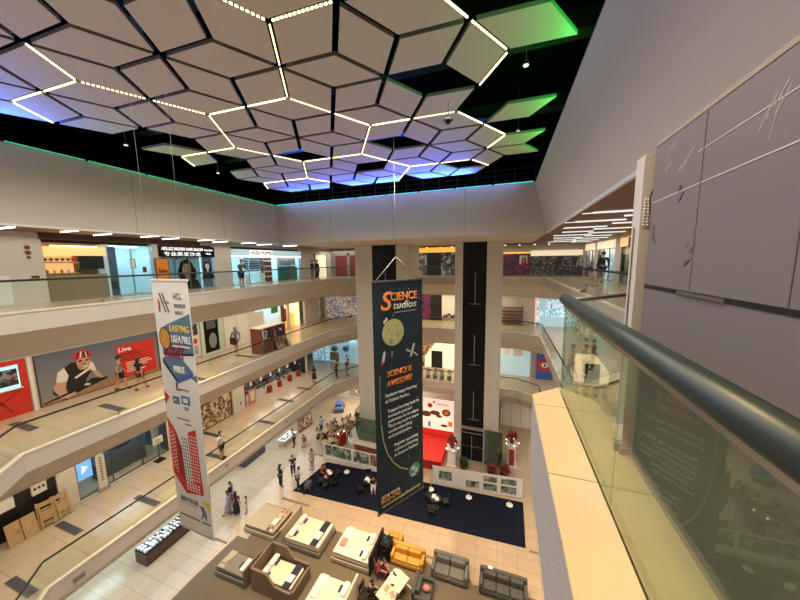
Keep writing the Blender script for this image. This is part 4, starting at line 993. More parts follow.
# ---------------------------------------------------------------- ground floor perimeter
wall_run('wall_left', '+X', (-23.2, 1.0, Z0), 33, Z1-1.83-Z0, [(3, 14, 3.2)], 'offwhite')
t = fthing('shop_front', 'lit shop window under the lowest left gallery', 'shop', (-23.2, 4.0, Z0), '+X')
room(t, 11, 3.2, 2, 'white', lamp='lamp_cool', nl=3); shelves(t, .2, 10.8, 2.8, -1.8, 4, 'goods_cool'); glazing(t, 0, 11, 3.2, 6)
t = fthing('shop_front', 'pale shop wall with poster beyond the cafe on ground floor', 'shop', (-19.5, 33.2, Z0), '-Y')
mb = MB(); mb.box(.8, 5.2, .8, 3.0, -.1, .02); obj('window_display', mb, 'goods_warm', t); mb = MB(); mb.box(.7, 5.3, .7, .8, -.1, .08); obj('sill', mb, 'grey', t)
t = fthing('shop_front', 'pale panelled shop front right of the lift on ground floor', 'shop', (.0, 32.6, Z0), '-Y')
mb = MB(); mb.box(0, 6.5, 0, 3.4, 0, .05)
mb.cur = 1
for k in range(7): mb.box(.2+.9*k, .23+.9*k, 0, 3.4, .05, .06)
obj('front_panel', mb, ['offwhite', 'grey'], t)

# ---------------------------------------------------------------- hanging banners
def sketch_tri(mb, pts, z, mi): mb.cur = mi; mb.poly([(x, y, z) for x, y in pts])
u = Vector((1.62, -.08, 0)).normalized(); v = Vector((0, 0, 1)); n = u.cross(v)
t = fthing('hanging_banner', 'tall white hanging banner with blue wedge and red building drawing, at left', 'banner', (-10, 6.04, -8.55), (u, v, n))
W, HH = 1.62, 8.1
mb = MB(); mb.box(0, W, 0, HH, -.012, 0); obj('cloth', mb, 'white', t)
mb = MB(); mb.box(-.02, W+.02, HH, HH+.05, -.03, .02); obj('top_bar', mb, 'white', t); mb = MB(); mb.box(-.02, W+.02, -.04, 0, -.03, .02); obj('bottom_bar', mb, 'steel', t)
mb = MB(); mb.tube([(.05, HH, 0), (.05, HH+5.0, 0)], .003, 5); mb.tube([(W-.05, HH, 0), (W-.05, HH+5.0, 0)], .003, 5); obj('wire', mb, 'grey', t)
def VY(f): return HH*(1-(f if f < .3 else .27+(f-.325)*.864))
mb = MB()
for x, mi in ((.28, 1), (.42, 1)):
    sketch_tri(mb, [(x, VY(.045)), (x+.07, VY(.045)), (x+.3, VY(.115)), (x+.23, VY(.115))], .004, 0)
sketch_tri(mb, [(.22, VY(.115)), (.30, VY(.115)), (.32, VY(.08)), (.22, VY(.06))], .005, 1)
sketch_tri(mb, [(.5, VY(.075)), (.72, VY(.075)), (.74, VY(.083)), (.5, VY(.083))], .006, 2)
obj('emblem', mb, ['dark_grey', 'red', 'grey'], t)
text('lettering', 'HCL', 'grey', t, .95, VY(.065), .004, .26, .35); text('lettering', 'TOMORROW', 'grey', t, .95, VY(.095), .004, .16, .5); text('lettering', 'WORLD', 'grey', t, .95, VY(.12), .004, .15, .36)
mb = MB(); sketch_tri(mb, [(.42, VY(.165)), (W-.04, VY(.115)), (W-.02, VY(.26)), (.20, VY(.27)), (.18, VY(.20))], .004, 0)
sketch_tri(mb, [(.18, VY(.27)), (W-.02, VY(.26)), (W-.02, VY(.268)), (.24, VY(.282))], .005, 1)
obj('wedge', mb, ['slate_blue', 'navy_cloth'], t)
mb = MB(); mb.cur = 0; mb.disc(.36, VY(.215), .007, .27, .36, 24); mb.cur = 1; mb.disc(.36, VY(.215), .009, .22, .31, 24); obj('orange_disc', mb, ['wood_dark', 'mustard'], t)
text('lettering', 'LASTING', 'yellow', t, .64, VY(.185), .008, .28, .85, bold=.002); text('lettering', 'USEA.PBLE', 'white', t, .66, VY(.225), .008, .30, .86, bold=.002)
mb = MB(); rect(mb, .68, 1.48, VY(.242), VY(.236), .008); obj('text_line', mb, 'white', t)
mb = MB()
sketch_tri(mb, [(.13, VY(.35)), (.9, VY(.325)), (1.48, VY(.395)), (.72, VY(.435))], .004, 0); sketch_tri(mb, [(.13, VY(.35)), (.72, VY(.435)), (.72, VY(.458)), (.13, VY(.372))], .005, 1); sketch_tri(mb, [(.72, VY(.435)), (1.48, VY(.395)), (1.48, VY(.415)), (.72, VY(.458))], .005, 2)
for k in range(7):
    x = .26+.13*k; hh = .32+.16*((k*3) % 4)/3
    sketch_tri(mb, [(x, VY(.345)), (x+.07, VY(.345)), (x+.10, VY(.345)+hh), (x+.02, VY(.345)+hh)], .006, 3)
    sketch_tri(mb, [(x+.02, VY(.345)+hh*.5), (x+.17, VY(.345)+hh*.72), (x+.15, VY(.345)+hh*.82), (x+.02, VY(.345)+hh*.62)], .007, 4)
obj('drawing', mb, ['slate_blue', 'navy_cloth', 'blue', 'deep_red', 'black'], t)
text('lettering', 'PBLE', 'white', t, .62, VY(.405), .008, .26, .48, bold=.01)
mb = MB(); sketch_tri(mb, [(0, VY(.50)), (.24, VY(.53)), (0, VY(.57))], .004, 0); sketch_tri(mb, [(W-.25, VY(.42)), (W, VY(.405)), (W, VY(.44))], .004, 1)
rect(mb, .62, .70, VY(.485), VY(.455), .004, 2); rect(mb, .62, .86, VY(.49), VY(.484), .004, 2); rect(mb, .72, 1.2, VY(.487), VY(.479), .004, 3); rect(mb, .40, .72, VY(.555), VY(.52), .004, 4); rect(mb, .8, 1.2, VY(.55), VY(.51), .004, 4); rect(mb, .9, 1.1, VY(.575), VY(.56), .004, 3)
rect(mb, .45, .56, VY(.54), VY(.533), .006, 5); rect(mb, .88, 1.1, VY(.54), VY(.52), .006, 5); rect(mb, .5, 1.1, VY(.625), VY(.617), .004, 3); rect(mb, .85, 1.15, VY(.645), VY(.638), .004, 3)
obj('small_logo', mb, ['red', 'slate_blue', 'black', 'grey', 'slate_blue', 'white'], t)
mb = MB()
sketch_tri(mb, [(0, VY(.63)), (.32, VY(.68)), (.32, VY(.93)), (0, VY(.86))], .004, 0); sketch_tri(mb, [(.32, VY(.68)), (.62, VY(.78)), (.62, VY(.94)), (.32, VY(.93))], .004, 1)
sketch_tri(mb, [(.55, VY(.70)), (.92, VY(.68)), (.92, VY(.95)), (.6, VY(.95))], .005, 2); sketch_tri(mb, [(.92, VY(.68)), (1.3, VY(.655)), (1.36, VY(.95)), (.92, VY(.95))], .005, 0)
for c in range(3):
    for r in range(12): rect(mb, .05+.09*c, .10+.09*c, VY(.69+.018*r+.012*c), VY(.682+.018*r+.012*c), .006, 2)
for c in range(3):
    for r in range(13): rect(mb, .62+.1*c, .68+.1*c, VY(.72+.017*r), VY(.71+.017*r), .007, 3)
for c in range(4):
    for r in range(15): rect(mb, .96+.09*c, 1.01+.09*c, VY(.70+.016*r), VY(.692+.016*r), .007, 2)
sketch_tri(mb, [(0, VY(.86)), (.6, VY(.93)), (1.36, VY(.91)), (1.38, VY(.965)), (.55, VY(.985)), (0, VY(.90))], .008, 0)
for c in range(5):
    for r in range(3): rect(mb, .62+.13*c, .7+.13*c, VY(.935+.014*r), VY(.926+.014*r), .01, 2)
obj('building_drawing', mb, ['red', 'deep_red', 'white', 'dark_grey'], t)
# extend: lower caption strip is on the last tenth of the cloth
t.location.z -= 0
mb = MB(); sketch_tri(mb, [(1.2, 1.25), (W, 1.2), (W, .85)], .004, 3); rect(mb, .18, .95, .88, .9, .004, 0); rect(mb, .1, 1.05, .42, .47, .004, 1); rect(mb, 1.15, 1.55, .42, .47, .004, 1); sketch_tri(mb, [(1.1, 1.0), (1.3, 1.02), (1.42, .72), (1.34, .5), (1.3, .7), (1.1, .48), (1.22, .8)], .004, 2); obj('caption', mb, ['grey', 'dark_grey', 'slate_blue', 'yellow'], t)
text('lettering', '健康步伐与你', 'grey', t, .2, .98, .004, .2, .85)

a_ = Vector((-4.8, 10.5, 0)); b_ = Vector((-3.4, 12.7, 0)); u = (b_-a_).normalized(); n = u.cross(Vector((0, 0, 1)))
t = fthing('hanging_banner', 'tall dark blue hanging banner reading science studios with a yellow moon', 'banner', (-4.8, 10.5, -10.68), (u, Vector((0, 0, 1)), n))
W = (b_-a_).length; HH = 9.88
def FY(q): return HH*(1-q*(.816+.184*q))
mat('banner_navy', (.010, .026, .040), .6, spec=.3); mat('moon', (.42, .43, .20), .6, var=.15, vscale=5); mat('moon_dark', (.27, .28, .13), .6); mat('ban_orange', (.75, .24, .05), .6); mat('ban_pale', (.55, .58, .55), .6)
mb = MB(); mb.box(0, W, 0, HH, -.012, 0); obj('cloth', mb, 'banner_navy', t)
mb = MB(); mb.box(-.03, W+.03, HH, HH+.07, -.04, .03); obj('top_bar', mb, 'dark_grey', t); mb = MB(); mb.box(-.03, W+.03, -.06, 0, -.03, .03); obj('bottom_bar', mb, 'dark_grey', t)
mb = MB(); mb.tube([(.1, HH, 0), (W*.45, HH+1.0, 0)], .012, 5); mb.tube([(W-.1, HH, 0), (W*.45, HH+1.0, 0)], .012, 5); mb.tube([(W*.45, HH+1.0, 0), (W*.45, HH+5.6, 0)], .006, 5); obj('wire', mb, 'grey', t)
text('lettering', 'S', 'ban_orange', t, .34, FY(.135), .012, 1.05, .58, bold=.012, shear=.2)
text('lettering', 'CIENCE', 'ban_orange', t, .86, FY(.093), .012,   .46, 1.42, bold=.004)
text('lettering', 'tudios', 'ban_pale', t, .96, FY(.135), .012, .44, 1.26, bold=.0, shear=.25)
mb = MB(); rect(mb, 1.05, 2.25, FY(.155), FY(.149), .01); obj('tag_line', mb, 'grey', t)
mb = MB(); mb.cur = 0; mb.disc(.98, FY(.245), .01, .56, .56, 36); mb.cur = 1; mb.disc(.85, FY(.285), .013, .11, .11); mb.disc(1.2, FY(.26), .013, .07, .07); mb.disc(.75, FY(.225), .013, .06, .06); mb.disc(1.1, FY(.215), .013, .04, .04); obj('moon', mb, ['moon', 'moon_dark'], t)
mb = MB()
for q in ((.55, .19), (.64, .18)): mb.disc(q[0], FY(q[1]), .01, .06, .08)
obj('small_symbol', mb, 'ban_pale', t)
mb = MB(); sketch_tri(mb, [(1.86, FY(.375)), (1.96, FY(.38)), (2.16, FY(.32)), (2.06, FY(.315))], .01, 0); sketch_tri(mb, [(1.66, FY(.335)), (1.9, FY(.35)), (1.9, FY(.358)), (1.66, FY(.345))], .01, 0); sketch_tri(mb, [(2.05, FY(.355)), (2.3, FY(.375)), (2.3, FY(.385)), (2.05, FY(.362))], .01, 0); obj('satellite', mb, 'ban_pale', t)
mb = MB(); sketch_tri(mb, [(.36, FY(.375)), (.50, FY(.37)), (.58, FY(.335)), (.50, FY(.32)), (.42, FY(.34))], .01, 0); sketch_tri(mb, [(.34, FY(.385)), (.44, FY(.383)), (.46, FY(.37)), (.36, FY(.37))], .011, 1); sketch_tri(mb, [(.84, FY(.36)), (.93, FY(.355)), (.95, FY(.33)), (.87, FY(.33))], .01, 2); obj('rocket', mb, ['ban_pale', 'red', 'slate_blue'], t)
text('lettering', 'SCIENCE IS', 'ban_orange', t, .62, FY(.443), .012, .34, 1.32, bold=.002, shear=.15); text('lettering', 'AWESOME!', 'ban_orange', t, .60, FY(.485), .012, .34, 1.38, bold=.002, shear=.15)
for k, (s_, f_) in enumerate((('Students enjoy learning', .53), ('at Science Studios.', .555), ('Engaged learning leads to', .60), ('increased speed and', .622), ('performance for the subject.', .644), ('This is very much in deeper', .666), ('understanding', .688), ('and participation.', .71), ('Register upcoming', .755), ('science of learning', .777), ('at Science Studios!', .799))):
    text('lettering', s_, 'ban_pale', t, .50+(.0 if k < 2 else .12 if k < 8 else .42), FY(f_), .012, .2, (1.72 if k in (0, 2, 4, 5) else 1.3) if k < 8 else 1.35, bold=.0)
mb = MB()
arc = [(.26, .43), (.25, .50), (.24, .57), (.27, .64), (.36, .71), (.55, .77), (.85, .82), (1.25, .86), (1.7, .885)]
for k in range(len(arc)-1):
    (x0, f0), (x1, f1) = arc[k], arc[k+1]
    N = 6 if k < 3 else 1
    for j in range(N):
        p0 = Vector((x0+(x1-x0)*j/N, FY(f0+(f1-f0)*j/N))); p1 = Vector((x0+(x1-x0)*(j+(.5 if N > 1 else 1))/N, FY(f0+(f1-f0)*(j+(.5 if N > 1 else 1))/N)))
        d = (p1-p0).normalized(); w = Vector((-d.y, d.x))*.025
        mb.poly([(p0.x-w.x, p0.y-w.y, .01), (p1.x-w.x, p1.y-w.y, .01), (p1.x+w.x, p1.y+w.y, .01), (p0.x+w.x, p0.y+w.y, .01)])
obj('curved_path', mb, 'moon', t)
mb = MB(); mb.cur = 0; mb.disc(2.06, FY(.90), .01, .33, .33, 28); mb.cur = 1; mb.disc(1.98, FY(.89), .013, .12, .1); mb.disc(2.16, FY(.905), .013, .1, .12); mb.disc(2.0, FY(.92), .013, .13, .06); obj('globe', mb, ['teal', 'ban_pale'], t)
text('lettering', 'call us now at', 'ban_pale', t, .2, FY(.945), .012, .16, .95); text('lettering', '802-242', 'mustard', t, .16, FY(.967), .012, .34, 1.05, bold=.0); text('lettering', 'www.sciencestudiosedu.my', 'moon', t, .2, FY(.984), .012, .18, 2.2)
mb = MB(); rr = random.Random(2)
for k in range(40): mb.disc(rr.uniform(.1, 2.5), rr.uniform(.3, HH-.3), .008, .018, .018, 6)
obj('stars', mb, 'ban_pale', t, kind='stuff')

# ---------------------------------------------------------------- ground floor: mat, carpets, barriers
G = Z0
mb = MB(); mb.prism([(-15.3, 17.5), (1.7, 18.1), (1.75, 21.85), (-14.6, 21.3)], G+.001, G+.03); tag(obj('floor_mat', mb, 'navy_mat'), 'large dark navy event mat on the ground floor tiles', 'mat')
mb = MB(); mb.prism([(-16.4, 10.2), (-16.2, 13.1), (-15.4, 13.1), (-15.4, 15.6), (-3.8, 15.3), (-3.7, 15.2), (-1.5, 15.3), (-1.2, 14.9), (2.0, 15.2), (2.0, 9.0), (-16.4, 9.0)], G+.001, G+.02); tag(obj('carpet', mb, 'taupe_carpet'), 'taupe carpet under the beds and sofas', 'carpet')
mb = MB()
for x0, y0, x1, y1 in ((-15.6, 16.55, -13.2, 16.75), (-17.6, 12.4, -16.4, 12.55), (-4.9, 15.6, -3.3, 15.75), (1.9, 17.9, 3.1, 18.05), (-17.0, 21.9, -15.5, 22.05)):
    mb.box(x0, x1, y0, y1, G+.001, G+.008)
tag(obj('floor_inlay', mb, 'bed_brown'), 'short brown inlay strips set in the ground floor tiles', 'floor inlay', kind='stuff')
def slot(x, y, z, lab, w=1.7, d=.33):
    t = thing('floor_grille', lab, 'floor grille', (x, y, z)); mb = MB(); mb.box(-w/2, w/2, -d/2, d/2, .001, .012); obj('frame', mb, 'slot_grey', t)
    mb = MB(); mb.box(-w/2+.04, w/2-.04, -d/2+.03, d/2-.03, .012, .016); obj('grille', mb, 'dark_grey', t)
for x, y, z, l in ((-17.6, 8.3, Z2, 'dark floor grille in front of the walking women, middle gallery'), (-19.2, 6.05, Z2, 'dark floor grille in front of the red unit, middle gallery'), (-17.9, 16.4, Z2, 'dark floor grille left of the brown kiosk, middle gallery'), (-17.3, 12.2, Z2, 'dark floor grille beside the white banner, middle gallery'),
                   (-19.2, 6.83, Z1, 'dark floor grille beside the wooden chairs, lowest gallery'), (-17.5, 9.13, Z1, 'dark floor grille crossing the handrail line, lowest gallery'), (-17.4, 4.7, Z1, 'dark floor grille at the near left corner of lowest gallery'),
                   (-19.9, 14.77, Z1, 'dark floor grille by the brown patterned poster, lowest gallery'), (-17.2, 17.35, Z1, 'dark floor grille behind the boy, lowest gallery'), (-18.4, 20.9, Z1, 'dark floor grille in front of the games shop, lowest gallery'), (-17.2, 13.0, Z1, 'dark floor grille at the feet of the boy, lowest gallery'), (-18.4, 23.6, Z1, 'dark floor grille near the woman in black, lowest gallery')):
    slot(x, y, z+.001, l)
def barrier(label, x0, y0, x1, y1, n, pics):
    a = Vector((x0, y0, 0)); b = Vector((x1, y1, 0)); u = (b-a).normalized(); w = (b-a).length
    t = fthing('banner_barrier', label, 'barrier', (x0, y0, G+.03), (u, Vector((0, 0, 1)), u.cross(Vector((0, 0, 1)))))
    mb = MB(); mb.box(0, w, .05, 1.6, -.02, 0); obj('cloth', mb, 'white', t)
    for k in range(n+1): mb = MB(); x = w*k/n; mb.tube([(x, 0, -.04), (x, 1.65, -.04)], .02, 6); obj('post', mb, 'steel', t)
    for px, pw, py, ph, m_ in pics: mb = MB(); rect(mb, px, px+pw, py, py+ph, .004); obj('picture', mb, m_, t)
    mb = MB()
    for k in range(int(w*3)): rect(mb, .2+k*.33, .2+k*.33+.2, .18, .21, .004)
    obj('small_print', mb, 'grey', t, kind='stuff')
barrier('white barrier banner with garden pictures behind the navy mat, left of the hanging banner', -15.05, 21.55, -9.2, 21.45, 3, ((.1, 2.7, .5, 1.0, 'pic_garden'), (3.0, 1.5, .5, 1.0, 'pic_garden'), (4.6, 1.1, .5, 1.0, 'pic_food')))
barrier('white barrier banner with rows of small dark pictures behind the navy mat, right side', -5.0, 21.62, 1.7, 22.2, 3, ((.5, 1.0, .5, .75, 'pic_garden'), (2.6, 1.0, .25, .55, 'pic_garden'), (3.9, 1.0, .25, .55, 'pic_garden'), (5.2, 1.1, .25, .55, 'pic_garden'), (3.9, 1.0, .95, .45, 'pic_garden'), (5.2, 1.1, .95, .45, 'pic_garden')))
for x, y, l in ((-12.3, 20.7, 'left of the hanging banner'), (-5.0, 21.0, 'left end of the right barrier'), (-2.1, 21.1, 'middle of the right barrier'), (.8, 21.3, 'right end of the right barrier')):  # stanchion feet with bare poles, no lamps on them
    t = thing('stanchion', 'round white stand base on the navy mat, '+l, 'stand', (x, y, G+.03)); mb = MB(); mb.cyl(0, 0, 0, .04, .24, 18, .22); obj('base', mb, 'white', t); mb = MB(); mb.tube([(0, 0, .04), (0, .0, 1.5)], .015, 6); obj('pole', mb, 'steel', t)

# beds
def bed(label, x0, x1, y0, y1, head, base='bed_grey', top='mattress', hb='bed_tan', hh=1.15, th=.62, runner=None, pillows=2, sides=False, quilt=None):
    """head: '-X','+X' side on which the headboard stands, or None"""
    cx, cy = (x0+x1)/2, (y0+y1)/2; w = x1-x0; d = y1-y0
    t = thing('bed', label, 'bed', (cx, cy, G+.02))
    mb = MB(); mb.rbox(-w/2, w/2, -d/2, d/2, .06, .34, .04); obj('base', mb, base, t)
    for sx in (-1, 1):
        for sy in (-1, 1): mb = MB(); mb.box(sx*(w/2-.15)-.04, sx*(w/2-.15)+.04, sy*(d/2-.15)-.04, sy*(d/2-.15)+.04, 0, .08); obj('leg', mb, 'black', t)
    i = .06 if not sides else .14
    mb = MB(); mb.rbox(-w/2+i, w/2-i, -d/2+i, d/2-i, .34, th, .09); ma = obj('mattress', mb, quilt or top, t)
    mb = MB(); 
    for z in (.38, th-.05): 
        p = [(-w/2+i, -d/2+i+.08), (-w/2+i+.08, -d/2+i), (w/2-i-.08, -d/2+i), (w/2-i, -d/2+i+.08), (w/2-i, d/2-i-.08), (w/2-i-.08, d/2-i), (-w/2+i+.08, d/2-i), (-w/2+i, d/2-i-.08)]
        mb.tube([(a, b, z) for a, b in p], .015, 6, closed=True)
    obj('piping', mb, 'black', ma)
    if head:
        s = -1 if head == '-X' else 1
        mb = MB(); xx = s*w/2; mb.rbox(min(xx, xx+s*.12), max(xx, xx+s*.12), -d/2-.06, d/2+.06, 0, hh, .05); obj('headboard', mb, hb, t)
        if sides:
            for sy in (-1, 1):
                mb = MB(); y = sy*d/2; pr = [(s*w/2, 0), (s*w/2, hh), (s*w*.1, hh), (-s*w*.1, .75), (-s*w/2, .72), (-s*w/2, 0)]
                y0_, y1_ = (min(y, y+sy*.12), max(y, y+sy*.12))
                mb.loft([[(a, y0_, b) for a, b in pr], [(a, y1_, b) for a, b in pr]]); obj('side_panel', mb, hb, t)
            mb = MB(); xx = -s*w/2; mb.rbox(min(xx, xx-s*.12), max(xx, xx-s*.12), -d/2, d/2, 0, .7, .05); obj('foot_panel', mb, hb, t)
    s = {'-X': -1, '+X': 1, None: -1}[head]
    for k in range(pillows):
        y = (-.5 if k == 0 else .5)*d*.5 if pillows > 1 else 0
        mb = MB(); x = s*(w/2-.42); mb.rbox(x-.16, x+.16, y-.36, y+.36, th, th+.16, .075)
        p = thing('pillow', ('near' if k == 0 else 'far')+' white pillow on the '+label.split(' with ')[0], 'pillow', (cx, cy, G+.025)); obj('cushion', mb, 'pillow_white', p)
        mb = MB(); mb.rbox(x-s*.27-.07, x-s*.27+.06, y-.22, y+.15, th+.002, th+.06, .03); obj('card', mb, 'navy_cloth', p)
    if runner:
        q = thing('bed_runner', runner[1]+' on the '+label.split(' with ')[0], 'bed runner', (cx, cy, G+.025)); mb = MB(); x = -s*w/2*.62; mb.rbox(x-.22, x+.22, -d/2+.08, d/2-.08, th-.01, th+.02, .01); obj('cloth', mb, runner[0], q)
        mb = MB(); mb.rbox(x-.18, x+.18, -d*.25, d*.02, th+.022, th+.1, .03); obj('folded_pad', mb, runner[2], q)
    return t
bed('low tan display bed with a patterned cream top at the back left', -16.05, -13.55, 13.45, 15.45, None, 'bed_tan', 'bed_tan', th=.58, pillows=0, runner=('goods_warm', 'cream patterned runner', 'offwhite'))
bed('navy piped cream bed with tan headboard at the back', -12.75, -10.1, 13.4, 15.35, '-X', 'bed_grey', 'mattress', 'bed_tan', hh=1.25, th=.7, runner=('navy_cloth', 'navy runner', 'pillow_white'), quilt='quilt')
bed('printed cream bed with dark backed headboard beside the black rack', -9.35, -6.85, 13.5, 15.5, '+X', 'bed_tan', 'mattress', 'matte_black', hh=1.25, th=.7, runner=('offwhite', 'cream printed runner', 'pink'))
bed('low grey display bed with cream head strip at the left end', -15.3, -13.1, 10.7, 11.9, '+X', 'bed_grey', 'bed_grey', 'bed_brown', hh=1.15, th=.6, pillows=1, runner=('bed_tan', 'cream strip', 'bed_tan'))
bed('brown panelled bed with high sides and a cream mattress', -12.6, -10.1, 10.9, 12.4, '-X', 'bed_brown', 'mattress', 'bed_brown', hh=1.35, th=.66, sides=True, runner=('navy_cloth', 'dark navy runner', 'pillow_white'), quilt='quilt')
bed('large cream quilted bed with pale headboard at the bottom of the view', -9.3, -7.05, 10.6, 12.4, '+X', 'bed_grey', 'mattress', 'mattress', hh=1.3, th=.66, runner=('offwhite', 'folded cream runner', 'offwhite'), quilt='quilt')
# sofas
def sofa(label, x0, x1, y0, y1, m, seats=2, back='+Y', h=.95, cat='sofa'):
    w = x1-x0; d = y1-y0
    t = thing('sofa' if seats > 1 else 'armchair', label, cat, ((x0+x1)/2, (y0+y1)/2, G+.02), {'+Y': 0, '-X': PI/2, '+X': -PI/2, '-Y': PI}[back])
    mb = MB(); mb.rbox(-w/2, w/2, -d/2, d/2, .08, .34, .05); obj('base', mb, m, t)
    for sx in (-1, 1):
        mb = MB(); a = sx*w/2; b = sx*(w/2-.2); mb.rbox(min(a, b), max(a, b), -d/2, d/2, .1, .68, .08); obj('arm', mb, m, t)
    mb = MB(); mb.rbox(-w/2, w/2, d/2-.22, d/2, .1, h, .09); obj('backrest', mb, m, t)
    sw = (w-.4)/seats
    for k in range(seats):
        x = -w/2+.2+sw*k
        mb = MB(); mb.rbox(x+.01, x+sw-.01, -d/2+.02, d/2-.2, .34, .5, .06); obj('seat_cushion', mb, m, t)
        mb = MB(); mb.rbox(x+.01, x+sw-.01, d/2-.42, d/2-.2, .5, h-.05, .08); obj('back_cushion', mb, m, t)
    for sx in (-1, 1):
        for sy in (-1, 1): mb = MB(); mb.cyl(sx*(w/2-.1), sy*(d/2-.1), 0, .09, .025, 8); obj('leg', mb, 'black', t)
    return t
sofa('mustard leather sofa behind the clothes rack', -5.95, -3.95, 14.5, 15.3, 'mustard', 2)
sofa('dark grey two seat sofa in the middle of the furniture display', -3.5, -1.45, 14.5, 15.5, 'sofa_grey2', 2)
sofa('long dark grey sofa at the right end of the furniture display', -.85, 1.6, 14.5, 15.4, 'sofa_grey', 3)
sofa('dark grey armchair with two pink cushions near the white table', -4.3, -3.0, 12.9, 13.9, 'sofa_grey', 1, '-X', cat='armchair')
sofa('mustard footstool sized seat behind the mustard sofa', -6.6, -5.6, 15.55, 16.1, 'mustard', 1, h=.7, cat='seat')
for x, y, l in ((-3.95, 13.55, 'left pink cushion on the dark grey armchair'), (-3.45, 13.4, 'right pink cushion on the dark grey armchair')):
    t = thing('cushion', l, 'cushion', (x, y, G+.53)); mb = MB(); mb.ball(0, 0, .14, .2, .17, .13, 12, 8); obj('pad', mb, 'pink', t)
t = thing('book', 'small white card lying on the back of the long dark grey sofa', 'card', (-.3, 15.3, G+.97)); mb = MB(); mb.box(-.12, .12, -.08, .08, 0, .02); obj('card', mb, 'white', t)
# clothes rack
t = thing('magazine_rack', 'black rack full of small black and grey items beside the bed headboard', 'rack', (-6.3, 14.9, G+.02))
mb = MB()
for sx in (-.28, .28):
    for sy in (-.35, .35): mb.box(sx-.015, sx+.015, sy-.015, sy+.015, 0, 1.15)
obj('frame', mb, 'black', t)
for k in range(4): mb = MB(); mb.box(-.3, .3, -.37, .37, .15+.3*k, .17+.3*k); obj('shelf', mb, 'black', t)
mb = MB(); rr = random.Random(6)
for k in range(4):
    for q in range(10): x = rr.uniform(-.25, .2); y = rr.uniform(-.33, .28); mb.box(x, x+.06, y, y+.08, .17+.3*k, .17+.3*k+rr.uniform(.06, .2))
obj('small_item', mb, 'goods_dark', t, kind='stuff')
# white table with things on it
t = thing('table', 'white topped table with papers and cups near the bottom of the view', 'table', (-5.15, 12.85, G+.02))
mb = MB(); mb.prism([(-.68, -.72), (-.2, -.9), (.3, -.7), (.75, .6), (.1, .9), (-.2, .85)], .78, .82); obj('tabletop', mb, 'mattress', t)
for x, y in ((-.45, -.55), (.15, -.6), (.5, .5), (0, .7)): mb = MB(); mb.cyl(x, y, 0, .78, .03, 8); obj('leg', mb, 'steel', t)
rr = random.Random(8)
for k in range(9):
    x, y = rr.uniform(-.3, .35), rr.uniform(-.55, .65); kind_ = k % 3
    nm, ct = (('phone', 'phone'), ('paper', 'paper'), ('cup', 'cup'))[kind_]
    q = thing(nm, ('small black phone', 'loose printed paper', 'small cream cup')[kind_]+' on the white topped table', ct, (-5.15+x, 12.85+y, G+.842), rr.uniform(0, 3), 'things lying on the white topped table: '+nm)
    mb = MB()
    if kind_ == 0: mb.box(-.05, .05, -.09, .09, 0, .015); obj('body', mb, 'black', q)
    elif kind_ == 1: mb.box(-.13, .13, -.18, .18, 0, .004); obj('sheet', mb, 'bed_tan' if k % 2 else 'offwhite', q)
    else: mb.cyl(0, 0, 0, .1, .035, 10, .045); obj('body', mb, 'offwhite', q)
def chair(label, x, y, rz, m='black', z=G+.03, grp=None, lm='black'):
    t = thing('chair', label, 'chair', (x, y, z), rz, grp)
    mb = MB(); mb.rbox(-.24, .24, -.24, .24, .45, .51, .03); obj('seat', mb, m, t)
    mb = MB(); mb.rbox(-.24, .24, .2, .25, .6, .98, .02); obj('backrest', mb, m, t)
    for sx in (-1, 1):
        mb = MB(); mb.tube([(sx*.21, -.21, 0), (sx*.21, -.21, .45)], .016, 6); obj('leg', mb, lm, t)
        mb = MB(); mb.tube([(sx*.21, .23, 0), (sx*.21, .22, .95)], .016, 6); obj('leg', mb, lm, t)
    return t
chair('plum red rounded chair beside the white topped table', -6.3, 13.7, 2.2, 'cl_maroon', G+.02)
chair('black chair in front of the white topped table', -6.5, 12.3, 1.4, 'black', G+.02)
t = thing('table_lamp', 'curved cream loop lamp beside the white topped table', 'lamp', (-4.25, 12.7, G+.02)); mb = MB(); mb.tube([(0, 0, 0), (.12, .1, .5), (.1, .25, .9), (-.1, .2, 1.1)], .03, 8); obj('arm', mb, 'offwhite', t); mb = MB(); mb.cyl(0, 0, 0, .03, .16, 14); obj('base', mb, 'offwhite', t)

# tables and chairs on the mat
def meet_table(x, y, label, chairs, nc):
    t = thing('round_table', label, 'table', (x, y, G+.03)); mb = MB(); mb.cyl(0, 0, .72, .76, .42, 20); obj('tabletop', mb, 'black', t); mb = MB(); mb.cyl(0, 0, .0, .72, .03, 8); obj('pole', mb, 'black', t); mb = MB(); mb.cyl(0, 0, 0, .03, .28, 14); obj('base', mb, 'black', t)
    for k in range(2):
        q = thing('paper', 'white paper on the '+label, 'paper', (x-.12+.25*k, y+.05-.1*k, G+.79), k*.4, 'papers on the '+label); mb = MB(); mb.box(-.13, .13, -.17, .17, 0, .03 if k else .09); obj('sheet', mb, 'white', q)
    for k in range(nc):
        a = chairs+2*PI*k/nc; chair('black chair round the '+label.replace('small black ', ''), x+.78*math.cos(a), y+.78*math.sin(a), a-PI/2, 'black', grp='chairs round the '+label)
meet_table(-4.3, 19.4, 'small black table before the right barrier', .4, 3)
meet_table(-9.7, 19.5, 'small black table by the seated woman', 2.0, 3)
meet_table(-13.1, 19.3, 'small black table at the left of the mat', 1.0, 4)

